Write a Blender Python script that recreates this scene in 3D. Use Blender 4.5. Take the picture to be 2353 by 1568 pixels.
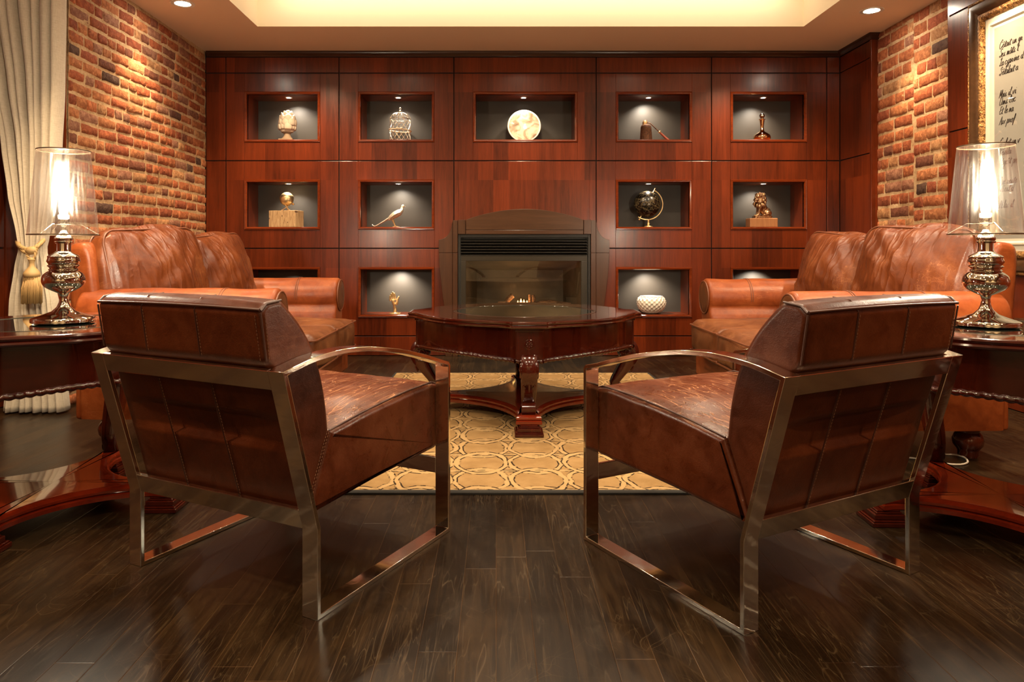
import bpy, bmesh, math, random
from mathutils import Vector, Matrix, noise, Euler
R = math.radians; PI = math.pi
random.seed(7)
for o in list(bpy.data.objects): bpy.data.objects.remove(o)
SC = bpy.context.scene; COL = SC.collection

# ------------------------------------------------------------------ camera, world, exposure
F, CX, CY, EYE = 1650.0, 1140.0, 572.0, 0.95
cam = bpy.data.objects.new('camera', bpy.data.cameras.new('camera')); COL.objects.link(cam)
cam.location = (0, 0, EYE); cam.rotation_euler = (R(90), 0, 0)
cam.data.sensor_width = 36; cam.data.lens = F/2353*36
cam.data.shift_x = (1176.5-CX)/2353; cam.data.shift_y = -(784-CY)/2353
cam.data.clip_start = .05
SC.camera = cam
SC.view_settings.view_transform = 'Standard'; SC.view_settings.look = 'None'
SC.view_settings.gamma = 1; SC.view_settings.use_curve_mapping = False
SC.view_settings.exposure = 1.08
w = bpy.data.worlds.new('world'); SC.world = w; w.use_nodes = True
w.node_tree.nodes['Background'].inputs[0].default_value = (1, .78, .5, 1)
w.node_tree.nodes['Background'].inputs[1].default_value = .05

WARM = (1, .745, .46); WARMW = (1, .82, .58)
def spot(loc, target, power, size=80, blend=.6, rad=.03, col=WARM):
    l = bpy.data.lights.new('spot_light', 'SPOT'); l.energy = power; l.color = col
    l.spot_size = R(size); l.spot_blend = blend; l.shadow_soft_size = rad
    o = bpy.data.objects.new('spot_light', l); COL.objects.link(o); o.location = loc
    o.rotation_euler = (Vector(target)-Vector(loc)).to_track_quat('-Z', 'Y').to_euler()
    return o
def point(loc, power, rad=.03, col=WARMW):
    l = bpy.data.lights.new('bulb_light', 'POINT'); l.energy = power; l.color = col; l.shadow_soft_size = rad
    o = bpy.data.objects.new('bulb_light', l); COL.objects.link(o); o.location = loc
    return o
CEIL = 2.70; BY = 6.37
# downlights in the soffit and added front wall washers: x, y, aim x, aim y, aim z, power, cone
DOWN = [(-2.235, 5.12, -2.50, 5.22, 1.3, 46, 82), (2.757, 5.27, 3.0, 5.25, 1.3, 36, 82),
        (-2.235, 3.40, -1.9, 3.9, .7, 120, 80), (2.60, 3.40, 2.2, 3.7, .7, 120, 80),
        (-2.235, 1.30, -1.9, 1.5, 0, 110, 90), (2.60, 1.30, 2.2, 1.5, 0, 110, 90),
        (-1.60, 5.62, -1.6, 6.3, 0.9, 60, 100), (.26, 5.62, .27, 6.3, 0.9, 34, 90), (2.15, 5.62, 2.15, 6.3, 0.9, 60, 100), (-1.2, -2.6, -1.2, -3.4, 1.2, 130, 110), (1.6, -2.6, 1.6, -3.4, 1.2, 130, 110),  # last two added to brighten the unseen front wall
        (2.60, 4.35, 3.0, 4.1, 1.7, 70, 75)]
TRAY_FILL = [(-1.0, 4.6), (.27, 4.6), (1.5, 4.6), (-1.0, 2.9), (.27, 2.9), (1.5, 2.9), (-1.0, 1.0), (.27, 1.0), (1.5, 1.0), (-1.0, -1.2), (1.5, -1.2)]  # unseen spots added inside the tray for ambient fill
for x, y, ax, ay, az, p, s in DOWN:
    spot((x, y, CEIL-.03), (ax, ay, az), p, s, .8, .035)
for x, y in TRAY_FILL:
    spot((x, y, 3.02), (x, y, 0), 64, 158, 1.0, .06, WARMW)

def strip(loc, rot, L, power):   # cove lighting along the top of the tray
    l = bpy.data.lights.new('cove_light', 'AREA'); l.shape = 'RECTANGLE'; l.size = L; l.size_y = .03; l.energy = power; l.color = (1, .86, .66)
    o = bpy.data.objects.new('cove_light', l); COL.objects.link(o); o.location = loc; o.rotation_euler = rot
strip((.27, 5.45, 3.02), (R(35), 0, 0), 4.0, 6)
strip((-1.68, 1.8, 3.02), (R(35), 0, R(90)), 7.0, 6); strip((2.22, 1.8, 3.02), (R(35), 0, R(-90)), 7.0, 6)
def P(px, py, Y): return Vector(((px-CX)*Y/F, Y, EYE-(py-CY)*Y/F))

# ------------------------------------------------------------------ mesh helpers
class MB:
    def __init__(s): s.v = []; s.f = []; s.m = []; s.mi = 0; s.T = Matrix()
    def add(s, vs, fs):
        b = len(s.v); s.v += [tuple(s.T @ Vector(v)) for v in vs]
        for f in fs: s.f.append(tuple(b+i for i in f)); s.m.append(s.mi)
        return s
    def box(s, x0, x1, y0, y1, z0, z1):
        return s.add([(x0,y0,z0),(x1,y0,z0),(x1,y1,z0),(x0,y1,z0),(x0,y0,z1),(x1,y0,z1),(x1,y1,z1),(x0,y1,z1)],
                     [(0,3,2,1),(4,5,6,7),(0,1,5,4),(1,2,6,5),(2,3,7,6),(3,0,4,7)])
    def quad(s, a, b, c, d): return s.add([a,b,c,d], [(0,1,2,3)])
    def grid(s, fn, nu, nv, cu=False, cv=False):
        vs = [fn(i/(nu if cu else nu-1), j/(nv if cv else nv-1)) for i in range(nu) for j in range(nv)]
        fs = []
        for i in range(nu if cu else nu-1):
            for j in range(nv if cv else nv-1):
                a = i*nv+j; b = ((i+1)%nu)*nv+j; c = ((i+1)%nu)*nv+(j+1)%nv; d = i*nv+(j+1)%nv
                fs.append((a,b,c,d))
        return s.add(vs, fs)
    def lathe(s, prof, n=32, c=(0,0,0)):
        c = Vector(c); k = len(prof); vs = []; fs = []
        for i in range(n):
            a = 2*PI*i/n
            for r, z in prof: vs.append((c.x+r*math.cos(a), c.y+r*math.sin(a), c.z+z))
        for i in range(n):
            for j in range(k-1):
                fs.append((i*k+j, ((i+1)%n)*k+j, ((i+1)%n)*k+j+1, i*k+j+1))
        if prof[0][0] > 1e-5: fs.append(tuple(i*k for i in range(n))[::-1])
        if prof[-1][0] > 1e-5: fs.append(tuple(i*k+k-1 for i in range(n)))
        return s.add(vs, fs)
    def tube(s, pts, r, n=8, closed=False, caps=True, flat=1):
        pts = [Vector(p) for p in pts]; m = len(pts)
        rs = r if isinstance(r, (list, tuple)) else [r]*m
        vs = []; fs = []; up = None
        for i, p in enumerate(pts):
            a = pts[(i-1)%m] if (closed or i) else p; b = pts[(i+1)%m] if (closed or i < m-1) else p
            t = (b-a).normalized()
            if up is None: up = Vector((0,0,1)) if abs(t.z) < .9 else Vector((1,0,0))
            side = t.cross(up)
            if side.length < 1e-6: side = t.orthogonal()
            side.normalize(); up = side.cross(t).normalized()
            for j in range(n):
                an = 2*PI*j/n
                vs.append(p+side*math.cos(an)*rs[i]+up*math.sin(an)*rs[i]*flat)
        for i in range(m if closed else m-1):
            for j in range(n):
                i2 = (i+1)%m; fs.append((i*n+j, i*n+(j+1)%n, i2*n+(j+1)%n, i2*n+j))
        if caps and not closed:
            fs.append(tuple(range(n))[::-1]); fs.append(tuple((m-1)*n+j for j in range(n)))
        return s.add(vs, fs)
    def extrude(s, poly, axis, a, b):
        """poly of (u,v); axis 'x': (x,u,v); 'y': (u,y,v); 'z': (u,v,z)"""
        def mk(u, v, w): return {'x': (w,u,v), 'y': (u,w,v), 'z': (u,v,w)}[axis]
        n = len(poly); vs = [mk(u,v,a) for u,v in poly]+[mk(u,v,b) for u,v in poly]
        fs = [tuple(range(n))[::-1], tuple(range(n, 2*n))]+[(i,(i+1)%n,n+(i+1)%n,n+i) for i in range(n)]
        return s.add(vs, fs)
    def ball(s, c, r, nu=16, nv=10, sc=(1,1,1), M=None):
        c = Vector(c); vs = []; fs = []
        for j in range(1, nv):
            th = PI*j/nv
            for i in range(nu):
                a = 2*PI*i/nu
                q = Vector((r*math.sin(th)*math.cos(a)*sc[0], r*math.sin(th)*math.sin(a)*sc[1], r*math.cos(th)*sc[2]))
                if M: q = M @ q
                vs.append(c+q)
        for j in range(nv-2):
            for i in range(nu): fs.append((j*nu+i, j*nu+(i+1)%nu, (j+1)*nu+(i+1)%nu, (j+1)*nu+i)[::-1])
        t = Vector((0,0,r*sc[2])); t = M @ t if M else t
        k = len(vs); vs += [c+t, c-t]
        for i in range(nu): fs.append((k, (i+1)%nu, i)[::-1]); fs.append((k+1, (nv-2)*nu+i, (nv-2)*nu+(i+1)%nu)[::-1])
        return s.add(vs, fs)
    def build(s, name, mats, parent=None, smooth=40, bevel=0, loc=None, remesh=0, subsurf=0, wn=False):
        me = bpy.data.meshes.new(name); me.from_pydata(s.v, [], s.f)
        mats = mats if isinstance(mats, (list, tuple)) else [mats]
        for m in mats: me.materials.append(m)
        me.polygons.foreach_set('material_index', s.m)
        bm = bmesh.new(); bm.from_mesh(me); bmesh.ops.recalc_face_normals(bm, faces=bm.faces); bm.to_mesh(me); bm.free()
        if smooth:
            me.polygons.foreach_set('use_smooth', [True]*len(me.polygons))
            if smooth < 180: me.set_sharp_from_angle(angle=R(smooth))
        o = bpy.data.objects.new(name, me); COL.objects.link(o)
        if parent: o.parent = parent
        if loc: o.location = loc
        if remesh:
            md = o.modifiers.new('r', 'REMESH'); md.mode = 'VOXEL'; md.voxel_size = remesh; md.use_smooth_shade = True
            md = o.modifiers.new('s', 'SMOOTH'); md.iterations = 3; md.factor = .5
        if bevel:
            md = o.modifiers.new('b', 'BEVEL'); md.width = bevel; md.segments = 2; md.limit_method = 'ANGLE'; md.angle_limit = R(35)
        if wn:
            md = o.modifiers.new('w', 'WEIGHTED_NORMAL'); md.weight = 90; md.keep_sharp = True
        if subsurf:
            md = o.modifiers.new('u', 'SUBSURF'); md.levels = md.render_levels = subsurf
        return o
def thing(name, label, cat, loc=(0,0,0), rz=0, group=None):
    o = bpy.data.objects.new(name, None); COL.objects.link(o); o.location = loc; o.rotation_euler = (0,0,rz)
    o['label'] = label; o['category'] = cat
    if group: o['group'] = group
    return o
def tag(o, label, cat, group=None):
    o['label'] = label; o['category'] = cat
    if group: o['group'] = group
    return o
def struct(o): o['kind'] = 'structure'; return o
def catmull(pts, n, closed=False):
    pts = [Vector(p) for p in pts]; m = len(pts); out = []
    seg = m if closed else m-1
    for i in range(seg):
        g = lambda k: pts[k % m] if closed else pts[max(0, min(m-1, k))]
        p0, p1, p2, p3 = g(i-1), g(i), g(i+1), g(i+2)
        for j in range(n):
            t = j/n
            out.append(.5*((2*p1)+(p2-p0)*t+(2*p0-5*p1+4*p2-p3)*t*t+(3*p1-p0-3*p2+p3)*t**3))
    if not closed: out.append(pts[-1])
    return out
def round_poly(pts, r, n=5):
    out = []; m = len(pts)
    for i in range(m):
        p = Vector(pts[i][:2]); a = Vector(pts[i-1][:2])-p; b = Vector(pts[(i+1)%m][:2])-p
        rr = pts[i][2] if len(pts[i]) > 2 else r
        d = min(rr, a.length*.48, b.length*.48)
        if d < 1e-5: out.append(p); continue
        s, e = p+a.normalized()*d, p+b.normalized()*d
        for j in range(n+1):
            t = j/n; out.append(s*(1-t)**2+p*2*t*(1-t)+e*t*t)
    return out
def densify(poly, step):
    out = []; m = len(poly)
    for i in range(m):
        a, b = Vector(poly[i]), Vector(poly[(i+1)%m]); k = max(1, int((b-a).length/step))
        for j in range(k): out.append(a.lerp(b, j/k))
    return out
def offset_poly(poly, d):
    m = len(poly); ar = sum(poly[i-1].x*poly[i].y-poly[i].x*poly[i-1].y for i in range(m)); sg = 1 if ar > 0 else -1
    out = []
    for i in range(m):
        e1 = (poly[i]-poly[i-1]); e2 = (poly[(i+1)%m]-poly[i])
        if e1.length < 1e-7: e1 = e2
        if e2.length < 1e-7: e2 = e1
        n1 = Vector((-e1.y, e1.x)).normalized()*sg; n2 = Vector((-e2.y, e2.x)).normalized()*sg
        n = (n1+n2); n = n.normalized() if n.length > 1e-6 else n1
        k = 1/max(.35, n.dot(n1)); out.append(poly[i]+n*d*k)
    return out
def pillow_loft(mb, prof, x0, x1, r, nx=24, disp=None, axis='x', bulge=.0):
    """loft a closed (u,v) profile along an axis with rounded ends"""
    poly = densify([Vector(p) for p in prof], .012); secs = []
    for k in range(6):
        a = k/6*PI/2; secs.append((x0+r*(1-math.sin(a)), r*(1-math.cos(a)) if False else r*(1-math.sin(a)), 0))
    st = []
    for k in range(6):
        a = k/5*PI/2; st.append((r*(1-math.cos(a)), r*(1-math.sin(a))))
    L = [(x0+dx, ins) for dx, ins in st]+[(x0+r+(x1-x0-2*r)*i/nx, 0) for i in range(1, nx)]+[(x1-dx, ins) for dx, ins in st[::-1]]
    m = len(poly); vs = []; fs = []
    for x, ins in L:
        q = offset_poly(poly, ins) if ins > 1e-6 else poly
        t = (x-x0)/(x1-x0)
        for p in q:
            v = Vector((x, p.x, p.y))
            if disp: v = disp(v, t)
            if axis == 'y': v = Vector((v.y, v.x, v.z))
            vs.append(v)
    for i in range(len(L)-1):
        for j in range(m): fs.append((i*m+j, i*m+(j+1)%m, (i+1)*m+(j+1)%m, (i+1)*m+j))
    fs.append(tuple(range(m))); fs.append(tuple((len(L)-1)*m+j for j in range(m)))
    mb.add(vs, fs)
def soft_box(mb, sx, sy, sz, r, n=16, crown=(0,0,0), disp=None, taper=None, M=None):
    """rounded box with crowned faces; half sizes sx, sy, sz"""
    seen = {}; vs = []; fs = []
    def pt(a, b, c):
        k = (round(a,5), round(b,5), round(c,5))
        if k in seen: return seen[k]
        q = Vector((a*sx, b*sy, c*sz))
        i = Vector((max(-sx+r, min(sx-r, q.x)), max(-sy+r, min(sy-r, q.y)), max(-sz+r, min(sz-r, q.z))))
        d = q-i
        if d.length > 1e-9: q = i+d.normalized()*r
        ca, cb, cc = 1-a*a, 1-b*b, 1-c*c
        q.x += a*crown[0]*cb*cc; q.y += b*crown[1]*ca*cc; q.z += c*crown[2]*ca*cb
        if disp: q = disp(q, a, b, c)
        if M: q = M @ q
        seen[k] = len(vs); vs.append(q); return seen[k]
    def mp(t):  # denser near the edges
        return math.sin(t*PI/2)*.45+t*.55
    for ax in range(3):
        for sgn in (-1, 1):
            for i in range(n):
                for j in range(n):
                    q = []
                    for u, v in ((i,j),(i+1,j),(i+1,j+1),(i,j+1)):
                        uu, vv = mp(2*u/n-1), mp(2*v/n-1); c = [0,0,0]; c[ax] = sgn; c[(ax+1)%3] = uu; c[(ax+2)%3] = vv; q.append(pt(*c))
                    fs.append(tuple(q) if sgn > 0 else tuple(q[::-1]))
    mb.add(vs, fs)
def rope(mb, pts, r, pitch=.03, strands=2, n=6, sub=4):
    path = catmull(pts, sub); L = 0; ps = [path[0]]
    acc = [0]
    for i in range(1, len(path)): L += (path[i]-path[i-1]).length; acc.append(L)
    for s in range(strands):
        q = []; up = Vector((0,0,1))
        steps = max(8, int(L/pitch*8)); k = 0
        for i in range(steps+1):
            d = L*i/steps
            while k < len(acc)-2 and acc[k+1] < d: k += 1
            t = (d-acc[k])/max(1e-6, acc[k+1]-acc[k]); p = path[k].lerp(path[k+1], t)
            tn = (path[k+1]-path[k]).normalized(); sd = tn.cross(up)
            if sd.length < 1e-3: sd = tn.orthogonal()
            sd.normalize(); u2 = sd.cross(tn); a = 2*PI*(d/pitch/1+s/strands)
            q.append(p+(sd*math.cos(a)+u2*math.sin(a))*r*.5)
        mb.tube(q, r*.62, n)

# ------------------------------------------------------------------ material helpers
class NT:
    def __init__(s, name):
        s.m = bpy.data.materials.new(name); s.m.use_nodes = True; s.t = s.m.node_tree; s.t.nodes.clear()
        s.out = s.t.nodes.new('ShaderNodeOutputMaterial')
    def n(s, typ, ins=None, **kw):
        nd = s.t.nodes.new('ShaderNode'+typ)
        for k, v in kw.items(): setattr(nd, k, v)
        for k, v in (ins or {}).items():
            i = nd.inputs[k]
            if isinstance(v, bpy.types.NodeSocket): s.t.links.new(v, i)
            elif hasattr(v, 'outputs'): s.t.links.new(v.outputs[0], i)
            else: i.default_value = (*v, 1) if (isinstance(v, tuple) and len(v) == 3 and i.type == 'RGBA') else v
        return nd
    def math(s, op, a, b=0.0, c=0.0): return s.n('Math', {0: a, 1: b, 2: c}, operation=op).outputs[0]
    def mix(s, f, a, b, mode='MIX'):
        nd = s.n('Mix', {}, data_type='RGBA', blend_type=mode, clamp_factor=True)
        for i, v in ((0, f), (6, a), (7, b)):
            k = nd.inputs[i]
            if isinstance(v, bpy.types.NodeSocket): s.t.links.new(v, k)
            else: k.default_value = (*v, 1) if isinstance(v, tuple) and len(v) == 3 else v
        return nd.outputs[2]
    def ramp(s, f, stops):
        nd = s.n('ValToRGB', {0: f}); e = nd.color_ramp.elements
        while len(e) < len(stops): e.new(.5)
        for el, (p, c) in zip(e, stops): el.position = p; el.color = (*c, 1) if isinstance(c, tuple) else (c, c, c, 1)
        return nd.outputs[0]
    def fin(s, sh): s.t.links.new(sh.outputs[0], s.out.inputs[0]); return s.m
    def noise(s, vec, scale, detail=4, rough=.5, dist=0): return s.n('TexNoise', {'Vector': vec, 'Scale': scale, 'Detail': detail, 'Roughness': rough, 'Distortion': dist}).outputs['Fac']
    def coord(s, kind='Object'):
        if kind == 'World': return s.n('NewGeometry').outputs['Position']
        return s.n('TexCoord').outputs[kind]
    def scale(s, vec, sc, rot=(0,0,0)): return s.n('Mapping', {'Vector': vec, 'Scale': sc, 'Rotation': rot}).outputs[0]
def simple(name, col, rough=.5, metal=0, **kw):
    t = NT(name); ins = {'Base Color': col, 'Roughness': rough, 'Metallic': metal}; ins.update({k.replace('_', ' '): v for k, v in kw.items()})
    return t.fin(t.n('BsdfPrincipled', ins))
def emit(name, col, st):
    t = NT(name); return t.fin(t.n('Emission', {'Color': col, 'Strength': st}))
def wood(name, dark, light, grain='z', kind='Object', strip=0, rough=.28, coat=.3, contrast=1, scale=1):
    t = NT(name); c = t.coord(kind)
    sc = {'z': (14, 14, .9), 'x': (.9, 14, 14), 'y': (14, .9, 14)}[grain]
    g = t.noise(t.scale(c, tuple(k*scale for k in sc)), 2.2, 7, .62, .6)
    f = t.noise(t.scale(c, tuple(k*5*scale for k in sc)), 3, 3, .6)
    big = t.noise(c, 1.7*scale, 3, .5)
    v = t.math('ADD', t.math('MULTIPLY', g, .55), t.math('ADD', t.math('MULTIPLY', f, .2), t.math('MULTIPLY', big, .25)))
    if strip:
        sep = t.n('SeparateXYZ', {0: c})
        ax = {'z': 'X', 'x': 'Z', 'y': 'X'}[grain]
        q = t.math('FLOOR', t.math('MULTIPLY', t.math('ADD', sep.outputs[ax], sep.outputs['Y'] if grain == 'z' else 0.0), 1/strip))
        row = t.math('FLOOR', t.math('MULTIPLY', sep.outputs['Z'], 1/.78)) if grain == 'z' else 0.0
        wn = t.n('TexWhiteNoise', {'Vector': t.n('CombineXYZ', {0: q, 1: row, 2: 3.0}).outputs[0]}, noise_dimensions='3D').outputs[0]
        v = t.math('ADD', v, t.math('MULTIPLY', t.math('SUBTRACT', wn, .5), .22))
    w2 = .22/contrast
    col = t.ramp(v, [(.5-w2, dark), (.5+w2, light)])
    b = t.n('Bump', {'Strength': .06, 'Distance': .002, 'Height': f})
    rr = t.math('ADD', rough, t.math('MULTIPLY', t.math('SUBTRACT', g, .5), .12))
    return t.fin(t.n('BsdfPrincipled', {'Base Color': col, 'Roughness': rr, 'Normal': b.outputs[0], 'Coat Weight': coat, 'Coat Roughness': max(.05, rough-.12), 'Coat Tint': (1, .93, .85), 'Specular IOR Level': .32}))
def leather(name, dark, mid, light, rough=.38, wear=.5, scr=(.55, .28, .14), fold=0, cover=.46, seat=False):
    t = NT(name); c = t.coord('Object')
    big = t.noise(c, 3.2, 4, .6, .4); med = t.noise(c, 14, 5, .65, .8)
    v = t.math('ADD', t.math('MULTIPLY', big, .6), t.math('MULTIPLY', med, .4))
    col = t.ramp(v, [(.34, dark), (.5, mid), (.68, light)])
    # scratches: long thin streaks crossing at several angles, patchy
    lines = []
    for k_, (rot_, sc_) in enumerate((((.3, .5, .4), 9), ((1.1, .2, 1.5), 8), ((.2, 1.3, 2.5), 10), ((.9, .9, .9), 16))):
        nn_ = t.noise(t.scale(c, (4.0, .5, 4.0), rot_), sc_*.5, 2, .5, .4)
        dd_ = t.math('ABSOLUTE', t.math('SUBTRACT', nn_, .5))
        lines.append(t.ramp(dd_, [(0, 1.0), (.0045, 0.0)]))
    l1 = t.math('MAXIMUM', lines[0], lines[1]); l2 = t.math('MAXIMUM', lines[2], lines[3])
    patch = t.ramp(t.noise(c, 3.5, 3, .6), [(cover, 0.0), (cover+.2, 1.0)])
    ln = t.math('MULTIPLY', t.math('MAXIMUM', l1, t.math('MULTIPLY', l2, .7)), t.math('MULTIPLY', patch, wear))
    if seat:
        nz_ = t.n('SeparateXYZ', {0: t.n('NewGeometry').outputs['True Normal']}).outputs[2]
        ln = t.math('MULTIPLY', ln, t.ramp(nz_, [(.3, .04), (.9, 1.0)]))
    col = t.mix(ln, col, scr)
    gr = t.n('TexVoronoi', {'Vector': c, 'Scale': 330.0}).outputs[0]
    h = t.math('ADD', t.math('MULTIPLY', gr, .25), t.math('MULTIPLY', t.noise(c, 26, 5, .6, 1.2), 1.0))
    if fold:
        for ry_, sc_, am_ in ((R(38), 5.0, 5.0), (R(-25), 7.0, 2.6), (R(62), 10.0, 2.4)):
            n_ = t.noise(t.scale(c, (1, .5, .16), (0, ry_, 0)), sc_, 2, .5, .5)
            rd_ = t.math('POWER', t.math('SUBTRACT', 1.0, t.math('MINIMUM', 1.0, t.math('MULTIPLY', t.math('ABSOLUTE', t.math('SUBTRACT', n_, .5)), 9.0))), 2.0)
            h = t.math('ADD', h, t.math('MULTIPLY', rd_, am_))
    b = t.n('Bump', {'Strength': .35 if fold else .22, 'Distance': .0035, 'Height': h})
    rr = t.math('ADD', rough, t.math('MULTIPLY', t.math('SUBTRACT', med, .5), .35))
    return t.fin(t.n('BsdfPrincipled', {'Base Color': col, 'Roughness': rr, 'Normal': b.outputs[0], 'Specular IOR Level': .30}))

M_wall = wood('cherry_panel', (.026, .0034, .0008), (.20, .0305, .0056), 'z', 'World', strip=.135, rough=.30, coat=.22, contrast=.8)
M_wallx = wood('cherry_moulding', (.07, .0095, .002), (.25, .042, .008), 'x', 'World', rough=.22, coat=.35)
M_crown = wood('dark_crown', (.022, .007, .003), (.06, .018, .006), 'x', 'World', rough=.3)
M_mantel = wood('walnut_mantel', (.035, .014, .006), (.085, .034, .014), 'x', 'World', rough=.3, coat=.2)
M_mantelz = wood('walnut_pilaster', (.032, .012, .005), (.08, .03, .012), 'z', 'World', rough=.3, coat=.2)
M_groove = simple('groove_black', (.006, .003, .002), .8)
M_table = wood('mahogany', (.014, .0018, .0008), (.050, .0058, .0020), 'x', rough=.13, coat=.8, contrast=.8)
M_tablez = wood('mahogany_leg', (.020, .0025, .0012), (.062, .0075, .003), 'z', rough=.16, coat=.7, contrast=.8)
M_shelf = wood('mahogany_platform', (.05, .005, .0015), (.20, .018, .004), 'x', rough=.13, coat=.9, contrast=.7)
M_niche = simple('niche_felt', (.046, .037, .028), .5)
M_chairL = leather('chair_leather', (.030, .0054, .0012), (.062, .0122, .0027), (.100, .0225, .0052), .36, .28, (.20, .07, .028))
M_seatL = leather('chair_seat_leather', (.042, .0075, .0017), (.080, .0160, .0040), (.13, .032, .0095), .30, 1.0, (.50, .22, .095), cover=.34, seat=True)
M_sofaL = leather('sofa_leather', (.13, .0235, .0046), (.215, .045, .0088), (.31, .078, .0175), .38, .4, (.52, .21, .07))
M_sofaC = leather('sofa_cushion_leather', (.066, .0135, .0030), (.125, .0290, .0068), (.21, .058, .0145), .34, .6, (.48, .21, .08), fold=7)
M_sofaS = leather('sofa_seat_leather', (.060, .0165, .0048), (.115, .034, .0095), (.18, .060, .018), .42, .8, (.38, .17, .065))
M_stitch = simple('stitch_thread', (.17, .07, .03), .8)
M_seam = simple('seam_piping', (.05, .013, .005), .5)
M_seamO = simple('sofa_piping', (.14, .04, .014), .45)
def steel():
    t = NT('polished_steel'); c = t.coord('Object')
    h = t.noise(t.scale(c, (1, 1, 2.5), (0, R(35), 0)), 14, 2, .5, .6)
    b = t.n('Bump', {'Strength': .25, 'Distance': .0015, 'Height': h})
    return t.fin(t.n('BsdfPrincipled', {'Base Color': (.88, .82, .70), 'Metallic': 1.0, 'Roughness': .10, 'Normal': b.outputs[0]}))
M_steel = steel()
M_chrome = simple('chrome', (.66, .62, .56), .035, 1)
M_darksteel = simple('dark_rim', (.12, .08, .05), .3, .8)
M_gold = simple('aged_gold', (.82, .56, .27), .28, .75)
M_silver = simple('aged_silver', (.80, .66, .48), .3, 1)
M_black = simple('black_metal', (.012, .009, .006), .4)
M_glassd = simple('table_glass', (.016, .017, .013), .03, 0, Coat_Weight=1.0, Coat_Roughness=.01, IOR=1.6)
M_cream = simple('cream_tray_lit', (.84, .71, .50), .75)  # tray paint, lightened to carry its brighter lighting in the colour
M_soffit = simple('soffit_bounce_tint', (.76, .54, .35), .75)  # ceiling colour tinted darker and more orange for dimmer, warm bounce light
M_plaster = simple('tan_plaster', (.46, .36, .24), .8)
M_lens = emit('lamp_lens', (1, .88, .7), 110)
M_trim = simple('downlight_trim', (.78, .70, .58), .35, .2)
M_bulb = emit('bulb_glow', (1, .86, .64), 560)

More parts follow.
